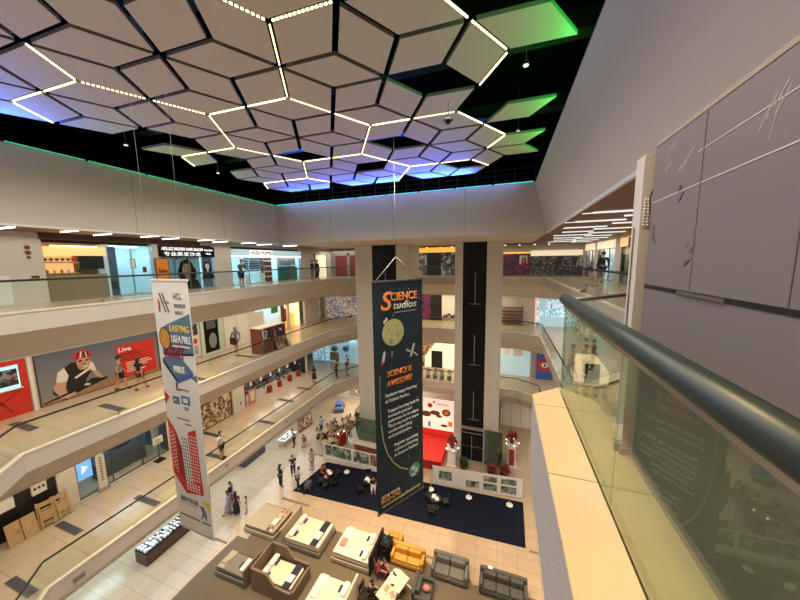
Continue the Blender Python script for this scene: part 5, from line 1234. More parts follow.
# stage and backdrop
mb = MB(); t = thing('stage', 'red carpeted stage with red pleated skirt behind the right barrier', 'stage', (-6.9, 25.0, G))
mb.box(-1.1, 2.2, -1.7, 2.0, .0, .78); obj('platform', mb, 'red', t)
mb = MB(); pts = []
for k in range(61): x = -1.1+3.3*k/60; pts.append((x, -1.74-.04*(k % 2), 0))
mb.loft([[p for p in pts], [(a, b+.02, .78) for a, b, c in pts]], caps=False, closed=False); obj('skirt', mb, 'deep_red', t)
t = fthing('backdrop', 'lit pink stage backdrop with red lanterns and dark plates printed on it', 'backdrop', (-8.05, 27.2, G), '-Y')
mb = MB(); mb.box(0, 4.04, 1.4, 4.5, -.08, 0); obj('screen', mb, 'backdrop_lit', t); mb = MB(); mb.box(0, 4.04, 0, 1.4, -.08, .05); obj('base', mb, 'red', t)
mb = MB(); mb.cur = 0
for x, y, r_ in ((1.5, 3.8, .24), (.5, 3.4, .3), (1.9, 4.2, .12)): mb.disc(x, y, .01, r_, r_)
mb.cur = 1
for x, y, a, b in ((2.0, 3.1, .5, .25), (3.1, 3.25, .42, .36), (1.1, 2.9, .5, .3), (2.9, 1.9, .35, .14), (2.4, 2.8, .3, .15)): mb.disc(x, y, .012, a, b)
mb.cur = 2; mb.disc(3.1, 3.25, .014, .25, .22); rect(mb, 1.3, 1.55, 1.6, 2.15, .012, 3); rect(mb, 3.3, 3.7, 1.9, 2.4, .012, 2); mb.cur = 0
for k in range(6): rect(mb, 2.2+.2*k, 2.3+.2*k, 3.95, 4.1, .012, 1)
obj('print', mb, ['red', 'wood_dark', 'orange', 'slate_blue'], t)
# cream strip light above the backdrop
t = thing('display_light', 'row of bright shop windows behind the stage backdrop', 'shop', (-8.6, 33.1, G), 0); mb = MB(); mb.box(0, 5, -.05, .0, 2.6, 4.2); obj('lit_window', mb, 'lit_cream', t)
mb = MB()
for k in range(8): mb.box(.6*k, .6*k+.06, -.08, -.05, 2.6, 4.2)
obj('mullion', mb, 'dark_grey', t)
# pedestals with flowers
def flowers(parent, x, y, z, r, n, seed, cols=('petal', 'petal_red')):
    rr = random.Random(seed)
    for ci, c in enumerate(cols):
        mb = MB()
        for k in range(n//len(cols)):
            a = rr.uniform(0, 2*PI); e = rr.uniform(-.3, 1.3); q = r*rr.uniform(.5, 1)
            px, py, pz = x+q*math.cos(a)*math.cos(e), y+q*math.sin(a)*math.cos(e), z+q*math.sin(e)*1.1
            s = rr.uniform(.06, .12)
            for j in range(5):
                b = 2*PI*j/5+rr.random(); mb.poly([(px, py, pz), (px+s*math.cos(b-.4), py+s*math.sin(b-.4), pz+s*.4), (px+s*1.3*math.cos(b), py+s*1.3*math.sin(b), pz+s*.3), (px+s*math.cos(b+.4), py+s*math.sin(b+.4), pz+s*.4)])
        obj('blossom', mb, c, parent, kind='stuff')
    mb = MB()
    for k in range(14):
        a = rr.uniform(0, 2*PI); q = r*.5; mb.tube([(x, y, z-r*.3), (x+q*math.cos(a), y+q*math.sin(a), z+r*.6), (x+q*1.5*math.cos(a), y+q*1.5*math.sin(a), z+r*rr.uniform(1.0, 1.7))], .012, 4)
    obj('stem', mb, 'leaf', parent, kind='stuff')
for x, y, h, lab, redc in ((-3.95, 24.6, 1.5, 'dark red flower arrangement on a white pedestal left of the right lift', False), (1.0, 26.1, 2.0, 'tall dark red flower arrangement on a glass pedestal right of the lift', True)):
    t = thing('flower_pedestal', lab, 'flower arrangement', (x, y, G))
    mb = MB(); mb.loft([[(r*math.cos(2*PI*k/4+PI/4), r*math.sin(2*PI*k/4+PI/4), z) for k in range(4)] for r, z in ((.6, 0), (.5, .1), (.45, h-.15), (.62, h-.08), (.62, h))]); obj('pedestal', mb, 'white' if not redc else 'offwhite', t)
    if redc: mb = MB(); mb.box(-.2, .2, -.5, -.38, .2, h-.4); obj('red_panel', mb, 'deep_red', t)
    mb = MB(); mb.cyl(0, 0, h, h+.3, .14, 12, .2); obj('vase', mb, 'wood_dark', t); flowers(t, 0, 0, h+.5, .5, 90, int(h*10))
    for k in range(5): a = 2*PI*k/5; mb = MB(); mb.ball(.55*math.cos(a), .55*math.sin(a), h+.06, .055); obj('bulb', mb, 'bulb', t)
for x, y, r_, l, sd in ((-.6, 24.2, .45, 'low bushy plant with red flowers at the foot of the lift pillar', 3), (.4, 24.4, .5, 'low dark red flower clump beside the tall pedestal', 4), (-2.9, 24.3, .4, 'low dark plant in front of the lift door', 5)):
    t = thing('potted_plant', l, 'plant', (x, y, G)); mb = MB(); mb.cyl(0, 0, 0, .35, .28, 12, .36); obj('pot', mb, 'wood_dark', t); flowers(t, 0, 0, .5, r_, 120, sd, ('petal', 'leaf', 'petal_red') if sd != 5 else ('leaf', 'leaf'))
# round bench with glass round the left pillar
t = thing('planter_bench', 'brown sided bench with cream coping and glass screens round the left pillar', 'bench', (0, 0, G))
pp = [(-14.2, 29.0), (-14.2, 25.2), (-13.0, 23.4), (-8.6, 23.2), (-7.7, 24.4), (-7.7, 25.2), (-8.0, 25.2), (-13.6, 25.3), (-13.7, 29.0)]
mb = MB(); mb.prism([(-14.1, 29.0), (-14.1, 25.3), (-12.9, 23.5), (-9.6, 23.3), (-9.6, 25.2), (-13.5, 25.4), (-13.5, 29.0)], 0, .8); obj('side', mb, 'wood_red', t)
mb = MB(); mb.prism([(-14.2, 29.0), (-14.2, 25.2), (-13.0, 23.4), (-9.5, 23.2), (-9.5, 25.2), (-13.45, 25.4), (-13.45, 29.0)], .8, .92); obj('coping', mb, 'wall_cream', t)
mb = MB(); mb.prism([(-13.8, 28.8), (-13.8, 25.3), (-12.8, 24.0), (-9.8, 23.9), (-9.8, 23.93), (-12.78, 24.03), (-13.77, 25.32), (-13.77, 28.8)], .92, 3.2); obj('glass_screen', mb, 'glass_green', t)
# cafe tables
cafe_c = [(-15.6, 23.3), (-15.3, 24.9), (-16.3, 26.2), (-15.2, 27.6), (-17.0, 24.6)]
for k, (x, y) in enumerate(cafe_c):
    l = ['nearest the barrier', 'second from the barrier', 'by the left edge', 'farthest back', 'leftmost'][k]
    t = thing('cafe_table', 'small square wooden cafe table, '+l, 'table', (x, y, G)); mb = MB(); mb.box(-.4, .4, -.4, .4, .72, .77); obj('tabletop', mb, 'wood_light', t); mb = MB(); mb.cyl(0, 0, 0, .72, .03, 8); mb.cyl(0, 0, 0, .03, .25, 12); obj('pedestal', mb, 'black', t)
    for a in (0, PI/2, PI, 3*PI/2): chair('wooden cafe chair at the cafe table '+l, x+.68*math.cos(a), y+.68*math.sin(a), a-PI/2, 'wood' if k % 2 else 'wood_light', G, 'cafe chairs at the table '+l, 'wood')
    q = thing('cup', 'white cup on the cafe table '+l, 'cup', (x+.1, y+.1, G+.772)); mb = MB(); mb.cyl(0, 0, 0, .1, .04, 10, .05); obj('body', mb, 'white', q)
t = thing('display_counter', 'dark red counter with lamps beside the cafe tables', 'counter', (-14.7, 24.0, G)); mb = MB(); mb.box(-.25, .25, -.5, .5, 0, 1.2); obj('body', mb, 'deep_red', t)
for s in (-.3, .3): mb = MB(); mb.ball(s*.5, s, 1.3, .07); obj('lamp', mb, 'bulb', t)
# blue ride car
t = thing('ride_car', 'small blue childrens ride car beyond the cafe', 'ride car', (-18.6, 30.2, G), .4)
mb = MB(); mb.loft([[(x, y, z) for x, y in ((-.5, -.9), (.5, -.9), (.5, .9), (-.5, .9))] for z in (.2, .25)]); mb.rbox(-.5, .5, -.9, .9, .22, .62, .15); obj('body', mb, 'slate_blue', t); mb = MB(); mb.rbox(-.4, .4, -.5, .35, .6, 1.0, .14); obj('cabin', mb, 'blue', t)
for sx in (-1, 1):
    for sy in (-1, 1):
        mb = MB(); mb.T = Matrix.Translation((sx*.5, sy*.55, .2)) @ Matrix.Rotation(PI/2, 4, 'Y'); mb.cyl(0, 0, -.08, .08, .2, 14); obj('wheel', mb, 'black', t)
# kiosks
t = thing('display_kiosk', 'long dark kiosk counter topped with rows of white goods, bottom left on ground floor', 'kiosk', (-20.1, 11.25, G))
mb = MB(); mb.box(-.5, .5, -1.45, 1.45, 0, .75); obj('counter', mb, 'wood_dark', t)
mb = MB(); mb.box(-.5, .5, -1.45, 1.45, .75, .8); obj('counter_top', mb, 'dark_gloss', t)
mb = MB(); rr = random.Random(1)
for a in range(3):
    for b in range(13): x = -.42+.29*a; y = -1.38+.21*b; mb.box(x, x+rr.uniform(.15, .25), y, y+rr.uniform(.06, .17), .8, .83+rr.uniform(0, .12))
obj('goods', mb, 'white', t, kind='stuff')
t = thing('display_counter', 'dark low counter under the lowest gallery, left of the white table', 'counter', (-21.5, 19.6, G)); mb = MB(); mb.box(-.4, .4, -1.2, 1.2, 0, .95); obj('body', mb, 'dark_grey', t); mb = MB(); mb.box(-.45, .45, -1.25, 1.25, .95, 1.0); obj('counter_top', mb, 'black', t)
t = thing('folding_table', 'white folding table with books under the lowest gallery', 'table', (-20.0, 22.6, G)); mb = MB(); mb.box(-.45, .45, -.9, .9, .74, .79); obj('tabletop', mb, 'white', t)
for sx in (-.38, .38):
    for sy in (-.8, .8): mb = MB(); mb.tube([(sx, sy, 0), (sx, sy, .74)], .02, 6); obj('leg', mb, 'grey', t)
for k in range(6):
    q = thing('book', 'book lying on the white folding table', 'book', (-20.15+.3*(k % 2), 22.0+.4*(k//2), G+.792), .1*k, 'books on the white folding table'); mb = MB(); mb.box(-.1, .1, -.14, .14, 0, .03); obj('cover', mb, ['slate_blue', 'deep_red', 'offwhite'][k % 3], q)
t = fthing('display_board', 'brown leaning display board beyond the white folding table', 'board', (-19.9, 24.3, G), (Vector((.15, 1, 0)).normalized(), Vector((-.15, 0, 1)).normalized(), Vector((.15, 1, 0)).normalized().cross(Vector((-.15, 0, 1)).normalized())))
mb = MB(); mb.box(0, 2.0, .1, 1.5, -.05, 0); obj('board', mb, 'wood_red', t); mb = MB(); rect(mb, .1, 1.9, .3, 1.4, .004); obj('picture', mb, 'goods_warm', t)
t = fthing('sign_stand', 'small dark red and green sign stand at the far left of ground floor', 'sign', (-20.3, 13.6, G), '+X'); mb = MB(); mb.box(0, .9, .0, 1.3, -.04, 0); obj('board', mb, 'cl_maroon', t); mb = MB(); rect(mb, .1, .5, .5, 1.15, .004); obj('picture', mb, 'pic_garden', t)
# kiosk on middle gallery
t = thing('display_kiosk', 'dark red wooden kiosk with glass cases beside the walking woman', 'kiosk', (-17.35, 18.35, Z2))
mb = MB(); mb.box(-.5, .5, -1.3, 1.3, 0, .85); obj('counter', mb, 'wood_red', t)
for y in (-1.25, .0, 1.2): mb = MB(); mb.box(-.5, .5, y-.06, y+.06, .85, 1.9); obj('post', mb, 'wood_red', t)
mb = MB(); mb.box(-.4, .4, -1.2, 1.2, .85, 1.5); obj('glass_case', mb, 'glass_shop', t)
mb = MB(); rr = random.Random(12)
for k in range(40): x = rr.uniform(-.35, .25); y = rr.uniform(-1.1, 1.0); z = .86+.25*(k % 3); mb.box(x, x+.12, y, y+.14, z, z+.16)
obj('goods', mb, 'goods_mix', t, kind='stuff')
mb = MB(); mb.box(-.5, .5, -1.3, 1.3, 1.9, 1.96); obj('canopy', mb, 'offwhite', t)
t = fthing('sign_stand', 'tilted grey pink panel leaning against the dark red kiosk', 'sign', (-16.42, 18.2, Z2+.02), (Vector((0, 1, 0)), Vector((-.3, 0, 1)).normalized(), Vector((1, 0, .3)).normalized()))
mb = MB(); mb.box(0, 1.3, 0, 1.0, -.03, 0); obj('board', mb, 'pic_food', t)
# wooden folding chairs leaning on lowest gallery
def folded_chair(x, y, rz, lab):
    t = thing('folded_chair', lab, 'chair', (x, y, Z1), rz, None)
    T = Matrix.Rotation(-.22, 4, 'Y')
    def part(nm, f):
        mb = MB(); mb.T = T; f(mb); obj(nm, mb, 'wood_light', t)
    for s in (-.27, .27): part('leg', lambda mb: mb.box(-.03, .03, s-.03, s+.03, .02, 1.25))
    for s in (-.2, .2): part('leg', lambda mb: mb.box(.05, .1, s-.03, s+.03, .02, 1.0))
    part('backrest', lambda mb: [mb.box(-.02, .02, -.27, .27, 1.0, 1.2), mb.box(-.02, .02, -.27, .27, .82, .9)])
    part('seat', lambda mb: mb.box(.03, .07, -.22, .22, .35, .8))
    part('stretcher', lambda mb: [mb.box(-.02, .02, -.27, .27, .18, .24), mb.box(.05, .09, -.2, .2, .12, .18)])
folded_chair(-20.3, 6.62, -.2, 'folded wooden chair leaning in the middle of the row by the black shop')
folded_chair(-20.3, 7.18, .15, 'folded wooden chair leaning at the right of the row by the black shop')
t = thing('easel_board', 'wide light wooden boards with carved animal picture leaning left of the folded chairs', 'board', (-20.3, 5.85, Z1))
for k, y in enumerate((-.25, .22)):
    mb = MB(); mb.T = Matrix.Rotation(-.25, 4, 'Y'); mb.box(.02*k, .02*k+.05, y-.22, y+.22, .0, 1.0); obj('board', mb, 'wood_light', t)
mb = MB(); mb.T = Matrix.Rotation(-.25, 4, 'Y') @ Matrix(((0, 0, 1, .052), (1, 0, 0, 0), (0, 1, 0, 0), (0, 0, 0, 1))); mb.disc(.2, .7, 0, .16, .22); mb.disc(.28, .5, 0, .2, .12); mb.disc(-.1, .5, 0, .12, .1); obj('carving', mb, 'wood', t)
t = fthing('wall_vent', 'small grey vent plate on the fascia of the lowest left gallery', 'vent', (XL+.02, 5.85, Z1-.45), '+X'); mb = MB(); mb.box(-.18, .18, -.1, .1, 0, .02); obj('plate', mb, 'grey', t)
for k, y in enumerate((12.9, 18.4)):
    t = fthing('wall_vent', 'small square socket plate on the lowest left fascia, '+('below the boy' if k == 0 else 'farther along'), 'socket', (XL+.02, y, Z1-.32), '+X'); mb = MB(); mb.box(-.08, .08, -.08, .08, 0, .02); obj('plate', mb, 'grey', t)

# ---------------------------------------------------------------- people
POSE = {}
def skin_mesh(name, V, E, sub=1, root=0):
    me = bpy.data.meshes.new(name); me.from_pydata([v[:3] for v in V], E, []); me.update()
    o = bpy.data.objects.new(name, me); C.objects.link(o)
    md = o.modifiers.new('s', 'SKIN'); md.use_smooth_shade = True; md.branch_smoothing = .6
    if not me.skin_vertices: 
        bpy.context.view_layer.objects.active = o
        bpy.ops.mesh.customdata_skin_add() if hasattr(bpy.ops.mesh, 'customdata_skin_add') else None
    for i, sv in enumerate(me.skin_vertices[0].data):
        r = V[i][3]; sv.radius = r if isinstance(r, tuple) else (r, r); sv.use_root = (i == root)
    sb = o.modifiers.new('u', 'SUBSURF'); sb.levels = sub; sb.render_levels = sub
    dg = bpy.context.evaluated_depsgraph_get()
    out = bpy.data.meshes.new_from_object(o.evaluated_get(dg)); out.name = name
    bpy.data.objects.remove(o)
    for p in out.polygons: p.use_smooth = True
    return out
def joints(pose):
    """joint positions for a person 1 unit tall facing +y; x to their left"""
    J = dict(pel=(0, 0, .52), sp=(0, 0, .61), ch=(0, .0, .72), nb=(0, -.005, .825), hb=(0, .005, .865), hm=(0, .012, .925), ht=(0, .005, .965))
    for s, n in ((1, 'L'), (-1, 'R')):
        J['sh'+n] = (s*.105, -.005, .795); J['el'+n] = (s*.135, -.015, .63); J['wr'+n] = (s*.14, .03, .49)
        J['hi'+n] = (s*.052, 0, .49); J['kn'+n] = (s*.055, .012, .275); J['an'+n] = (s*.055, -.01, .05); J['to'+n] = (s*.06, .085, .018)
    if pose in ('walk', 'bag'):
        J['knL'] = (.05, .085, .28); J['anL'] = (.05, .12, .06); J['toL'] = (.05, .2, .035)
        J['knR'] = (-.05, -.02, .275); J['anR'] = (-.05, -.13, .08); J['toR'] = (-.05, -.06, .018)
        J['elL'] = (.135, -.06, .64); J['wrL'] = (.13, -.05, .5); J['elR'] = (-.135, .02, .635); J['wrR'] = (-.12, .1, .52)
    if pose == 'lean':
        for n, s in (('L', 1), ('R', -1)): J['el'+n] = (s*.13, .07, .66); J['wr'+n] = (s*.07, .17, .66)
        J['ch'] = (0, .03, .72); J['nb'] = (0, .045, .82); J['hb'] = (0, .06, .855); J['hm'] = (0, .085, .91); J['ht'] = (0, .085, .95)
        for n, s in (('L', 1), ('R', -1)): J['sh'+n] = (s*.105, .04, .79)
    if pose == 'phone':
        for n, s in (('L', 1), ('R', -1)): J['el'+n] = (s*.13, .01, .64); J['wr'+n] = (s*.045, .13, .68)
        J['hm'] = (0, .025, .92); J['ht'] = (0, .03, .96)
    if pose == 'reach':
        J['elR'] = (-.15, .07, .7); J['wrR'] = (-.15, .19, .68)
    if pose in ('sit', 'sitlean'):
        d = -.26
        for k in ('pel', 'sp', 'ch', 'nb', 'hb', 'hm', 'ht', 'shL', 'shR', 'elL', 'elR', 'wrL', 'wrR', 'hiL', 'hiR'): J[k] = (J[k][0], J[k][1], J[k][2]+d)
        for n, s in (('L', 1), ('R', -1)):
            J['kn'+n] = (s*.06, .24, .275); J['an'+n] = (s*.06, .23, .05); J['to'+n] = (s*.065, .32, .018); J['el'+n] = (s*.13, .04, .40); J['wr'+n] = (s*.07, .16, .38)
        if pose == 'sitlean':
            for k, dy in (('sp', .02), ('ch', .05), ('nb', .09), ('hb', .11), ('hm', .135), ('ht', .135), ('shL', .08), ('shR', .08), ('elL', .08), ('elR', .08), ('wrL', .07), ('wrR', .07)): J[k] = (J[k][0], J[k][1]+dy, J[k][2]-dy*.25)
    return J
def build_pose(pose):
    if pose in POSE: return POSE[pose]
    J = joints(pose); V = []; E = []
    def add(p, r, par=None):
        V.append((*p, r)); i = len(V)-1
        if par is not None: E.append((par, i))
        return i
    pel = add(J['pel'], (.075, .058)); sp = add(J['sp'], (.066, .05), pel); ch = add(J['ch'], (.082, .055), sp); nb = add(J['nb'], (.034, .034), ch)
    hb = add(J['hb'], .036, nb); hm = add(J['hm'], (.050, .056), hb); ht = add(J['ht'], (.040, .046), hm)
    for n, s in (('L', 1), ('R', -1)):
        sh = add(J['sh'+n], .034, ch); el = add(J['el'+n], .022, sh); wr = add(J['wr'+n], .0145, el)
        d = (Vector(J['wr'+n])-Vector(J['el'+n])).normalized(); w = Vector((0, 0, 1)).cross(d)
        if w.length < .3: w = Vector((0, 1, 0))
        w.normalize(); pw = Vector(J['wr'+n])
        pm = add(tuple(pw+d*.028), (.017, .012), wr)
        for k in range(4):
            q = pw+d*(.045)+w*(k-1.5)*.0085; L_ = (.036, .042, .039, .030)[k]; f1 = add(tuple(q), .0052, pm); f2 = add(tuple(q+d*L_*.55+Vector((0, 0, -.003))), .0046, f1); add(tuple(q+d*L_+Vector((0, 0, -.010))), .004, f2)
        q = pw+d*.022-w*.020; t1 = add(tuple(q), .006, pm); add(tuple(q+d*.026-w*.008), .0048, t1)
        hi = add(J['hi'+n], .056, pel); kn = add(J['kn'+n], .036, hi); 
        cf = add(tuple(Vector(J['kn'+n]).lerp(Vector(J['an'+n]), .35)+Vector((0, -.006, 0))), .034, kn)
        an = add(J['an'+n], .022, cf); add(J['to'+n], (.022, .015), an)
    body = skin_mesh('body', V, E)
    # nose, ears and mouth added to the head of the same mesh
    H = Vector(J['hm']); bm = bmesh.new(); bm.from_mesh(body)
    def blob(c, rx, ry, rz):
        r = bmesh.ops.create_icosphere(bm, subdivisions=1, radius=1); bmesh.ops.transform(bm, matrix=Matrix.Translation(c) @ Matrix.Diagonal((rx, ry, rz, 1)), verts=r['verts'])
    blob(H+Vector((0, .054, -.006)), .007, .010, .014); blob(H+Vector((.052, .0, -.004)), .006, .012, .018); blob(H+Vector((-.052, .0, -.004)), .006, .012, .018); blob(H+Vector((0, .048, -.030)), .014, .006, .005)
    bm.to_mesh(body); bm.free()
    for p in body.polygons: p.use_smooth = True
    def sub(keys, edges, infl, root=0, name='cloth'):
        VV = []; idx = {}
        for k, r in keys:
            idx[k] = len(VV); rr_ = r if isinstance(r, tuple) else (r, r); VV.append((*(J[k] if isinstance(k, str) else k[1]), (rr_[0]+infl, rr_[1]+infl)))
        return skin_mesh(name, VV, [(idx[a], idx[b]) for a, b in edges], 1, root)
    def mid(a, b, f): return tuple(Vector(J[a]).lerp(Vector(J[b]), f))
    def shirt(f):
        J['mL'] = mid('elL', 'wrL', f-1) if f > 1 else mid('shL', 'elL', f); J['mR'] = mid('elR', 'wrR', f-1) if f > 1 else mid('shR', 'elR', f)
        keys = [('pel', (.078, .060)), ('sp', (.068, .054)), ('ch', (.086, .060)), ('nb', (.036, .034)), ('shL', .036), ('shR', .036)]
        ed = [('pel', 'sp'), ('sp', 'ch'), ('ch', 'nb'), ('ch', 'shL'), ('ch', 'shR')]
        if f > 1: keys += [('elL', .026), ('elR', .026)]; ed += [('shL', 'elL'), ('shR', 'elR'), ('elL', 'mL'), ('elR', 'mR')]
        else: ed += [('shL', 'mL'), ('shR', 'mR')]
        keys += [('mL', .026 if f <= 1 else .021), ('mR', .026 if f <= 1 else .021)]
        return sub(keys, ed, .006, name='shirt')
    def trousers(f):
        J['tL'] = mid('hiL', 'knL', f) if f <= 1 else mid('knL', 'anL', f-1); J['tR'] = mid('hiR', 'knR', f) if f <= 1 else mid('knR', 'anR', f-1)
        keys = [('pel', (.078, .060)), ('hiL', .058), ('hiR', .058)]; ed = [('pel', 'hiL'), ('pel', 'hiR')]
        if f > 1: keys += [('knL', .042), ('knR', .042)]; ed += [('hiL', 'knL'), ('hiR', 'knR'), ('knL', 'tL'), ('knR', 'tR')]
        else: ed += [('hiL', 'tL'), ('hiR', 'tR')]
        keys += [('tL', .05 if f <= 1 else .032), ('tR', .05 if f <= 1 else .032)]
        return sub(keys, ed, .006, name='trousers')
    def hair(long):
        mb = MB(); h = Vector(J['hm']); mb.ball(h.x, h.y-.010, h.z+.016, .060, .064, .062, 14, 9)
        # keep the face free: push the front lower part back
        for i, p in enumerate(mb.v):
            if p[1] > h.y+.012 and p[2] < h.z+.035: mb.v[i] = (p[0]*.9, h.y+.012, p[2])
        if long: mb.smooth = True; mb.loft([[(h.x+a*.058*w_, h.y-.045+b*.026, h.z+.02-z) for a, b in ((-1, 0), (-.6, .8), (0, .9), (.6, .8), (1, 0), (.6, -.8), (0, -1), (-.6, -.8))] for z, w_ in ((0, .9), (.06, 1.05), (.12, 1.0), (.17, .6))])
        return mb.mesh('hair', [])
    def skirt():
        mb = MB(); p = Vector(J['pel']); mb.smooth = True
        if pose in ('sit', 'sitlean'): return trousers(.8)
        mb.loft([[(p.x+r*math.cos(2*PI*k/16), p.y+r*.72*math.sin(2*PI*k/16), z) for k in range(16)] for r, z in ((.088, .57), (.11, .48), (.12, .38), (.135, .27))]); return mb.mesh('skirt', [])
    def dress():
        mb = MB(); mb.smooth = True; mb.loft([[(r*math.cos(2*PI*k/16), r*.72*math.sin(2*PI*k/16), z) for k in range(16)] for r, z in ((.085, .60), (.105, .48), (.12, .3), (.13, .12))]); return mb.mesh('skirt', [])
    def eyes():
        mb = MB(); h = Vector(J['hm'])
        for s in (-1, 1): mb.ball(h.x+s*.02, h.y+.047, h.z+.002, .0065, .005, .004, 6, 5)
        return mb.mesh('eye', [])
    def shoes():
        mb = MB()
        for n in 'LR':
            a = Vector(J['an'+n]); t_ = Vector(J['to'+n]); c = (a+t_)/2; mb.ball(c.x, c.y, max(.024, c.z-.008), .03, .062, .024, 10, 6)
        return mb.mesh('shoe', [])
    POSE[pose] = dict(J=J, body=body, shirt=shirt, trousers=trousers, hair=hair, skirt=skirt, dress=dress, eyes=eyes, shoes=shoes, cache={})
    return POSE[pose]
def person(x, y, z, rz, h, pose, label, top='cl_black', bottom='cl_black', sleeve=.75, legs=1.85, skin='skin_m', hair='hair', long=False, low='trousers', extra=None, grp=None):
    P = build_pose(pose); t = thing('person', label, 'person', (x, y, z), math.radians(rz), grp)
    def g(key, fn):
        if key not in P['cache']: P['cache'][key] = fn()
        return P['cache'][key].copy()
    def put(n, key, fn, m):
        o = obj(n, g(key, fn), m, t); o.scale = (h, h, h); return o
    put('body', 'body', lambda: P['body'], skin)
    put('shirt', ('sh', sleeve), lambda: P['shirt'](sleeve), top)
    if low == 'trousers': put('trousers', ('tr', legs), lambda: P['trousers'](legs), bottom)
    elif low == 'skirt': put('skirt', 'skirt', P['skirt'], bottom)
    else: put('dress', 'dress', P['dress'], bottom)
    put('hair', ('hair', long), lambda: P['hair'](long), hair)
    put('eye', 'eyes', P['eyes'], 'black'); put('shoe', 'shoes', P['shoes'], 'cl_black')
    J = P['J']
    if extra == 'phone': mb = MB(); w = Vector(J['wrL'])*h; mb.box(w.x-.07, w.x-.01, w.y+.07, w.y+.085, w.z, w.z+.13); obj('phone', mb, 'black', t)
    if extra == 'cap': mb = MB(); q = Vector(J['hm'])*h; mb.ball(q.x, q.y, q.z+.07, .115, .12, .09); mb.box(q.x-.08, q.x+.08, q.y+.08, q.y+.2, q.z+.05, q.z+.065); obj('cap', mb, bottom, t)
    return t
def bag(x, y, z, label, m='black', s=.28):
    t = thing('handbag', label, 'bag', (x, y, z)); mb = MB(); mb.rbox(-s/2, s/2, -.07, .07, 0, s, .04); obj('body', mb, m, t)
    mb = MB(); mb.tube([(-s*.35, 0, s), (-s*.25, 0, s*1.6), (s*.25, 0, s*1.6), (s*.35, 0, s)], .012, 6); obj('handle', mb, m, t)
# rz: 0 faces +y (away), 90 faces -x (left), -90 faces +x (the void), 180 faces the camera
person(-16.9, 15.75, Z3, -95, 1.95, 'lean', 'man in dark jacket leaning on the top gallery handrail in front of the shoe shop', 'cl_green', 'cl_navy', 1.8, .9)
person(-16.9, 24.6, Z3, -90, 1.9, 'stand', 'person in black standing behind the top gallery handrail near the corner', 'cl_black', 'cl_black', 1.5, 1.85)
person(-17.7, 24.9, Z3, 100, 1.9, 'stand', 'person in dark clothes standing behind the person in black near the top gallery corner', 'cl_navy', 'cl_grey', 1.5, 1.85)
person(5.9, 22.4, Z3, 15, 2.05, 'walk', 'tall person in black jacket walking along the right top gallery', 'cl_black', 'cl_navy', 1.9, 1.5)
person(3.95, 15.9, Z3, 60, 1.75, 'sitlean', 'dark haired person in beige crouching behind right top gallery glass', 'cl_beige', 'cl_cream', .8, 1.8, long=True)
person(6.0, 29.0, Z3, 150, 1.9, 'stand', 'person in grey by the bright shop on the right top gallery', 'cl_grey', 'cl_navy', .8, 1.85)
person(-19.55, 9.75, Z2, -25, 1.95, 'bag', 'woman in cap and dark vest passing the cyclist billboard', 'cl_grey', 'cl_black', .5, .75, extra='cap')
person(-18.55, 10.1, Z2, 15, 1.85, 'walk', 'bareheaded woman in black top and maroon shorts passing the red text box', 'cl_black', 'cl_maroon', .6, .6, long=True)
person(-19.3, 17.0, Z2, 60, 2.0, 'walk', 'woman in grey coat carrying a black bag on middle gallery', 'cl_grey', 'cl_grey', 1.7, .6, hair='cl_grey', long=True)
bag(-19.0, 16.5, Z2+.75, 'large black bag carried beside the woman in grey coat on middle gallery', 'black', .55)
person(-13.0, 30.4, Z2, 120, 1.95, 'stand', 'person in black and red by the crowded toy shop', 'cl_black', 'cl_grey', .8, .9)
person(3.75, 18.6, Z2, 110, 2.0, 'walk', 'man in brown shirt walking on the right middle gallery', 'cl_beige', 'cl_grey', .8, 1.8)
person(4.5, 19.0, Z2, 115, 1.95, 'phone', 'person in cream top beside the man in brown on the right middle gallery', 'cl_cream', 'cl_black', .8, 1.8)
person(5.2, 20.4, Z2, 60, 1.95, 'stand', 'person in black behind the couple on the right middle gallery', 'cl_black', 'cl_black', 1.2, 1.8)
person(-16.75, 13.0, Z1, -75, 1.85, 'reach', 'boy in white shirt and black shorts holding the lowest gallery handrail', 'cl_white', 'cl_black', .8, .85)
person(-18.2, 25.0, Z1, 20, 1.85, 'stand', 'woman in black dress with long hair standing on lowest gallery', 'cl_black', 'cl_black', .5, .6, long=True, low='skirt')
person(-16.75, 26.9, Z1, -60, 2.05, 'lean', 'man in black near the curved railing corner of lowest gallery', 'cl_black', 'cl_black', .8, 1.85)
person(-16.0, 27.9, Z1, -70, 1.95, 'lean', 'woman in brown leaning at the curved railing corner of lowest gallery', 'cl_maroon', 'cl_beige', .8, .9)
person(-16.5, 28.8, Z1, 150, 2.0, 'stand', 'man in white shirt behind the pair at the railing corner of lowest gallery', 'cl_white', 'cl_navy', .8, 1.85)
# ground floor
person(-16.5, 17.55, G, -20, 2.0, 'phone', 'woman in long black clothes looking at a phone left of the navy mat', 'cl_black', 'cl_black', 1.7, 1.9, long=True, extra='phone')
person(-16.4, 18.95, G, -140, 2.0, 'lean', 'man in black shirt with pale strap standing behind the table left of the navy mat', 'cl_black', 'cl_navy', .8, 1.85)
person(-15.0, 17.75, G, -40, 1.95, 'lean', 'person in pale grey shirt bending over a pushchair at the edge of the navy mat', 'cl_pat', 'cl_navy', 1.6, 1.85)
person(-15.35, 20.1, G, 180, 1.95, 'stand', 'woman in patterned blouse standing behind the left mat table', 'cl_pat', 'cl_beige', .8, 1.85, long=True)
person(-13.9, 19.5, G+.03, -110, 1.9, 'sitlean', 'person in dark red sitting at the left mat table', 'cl_red', 'cl_black', .8, 1.85)
person(-12.9, 18.4, G+.03, 10, 1.9, 'sitlean', 'person in black sitting at the left mat table with back to the camera', 'cl_black', 'cl_black', 1.7, 1.85)
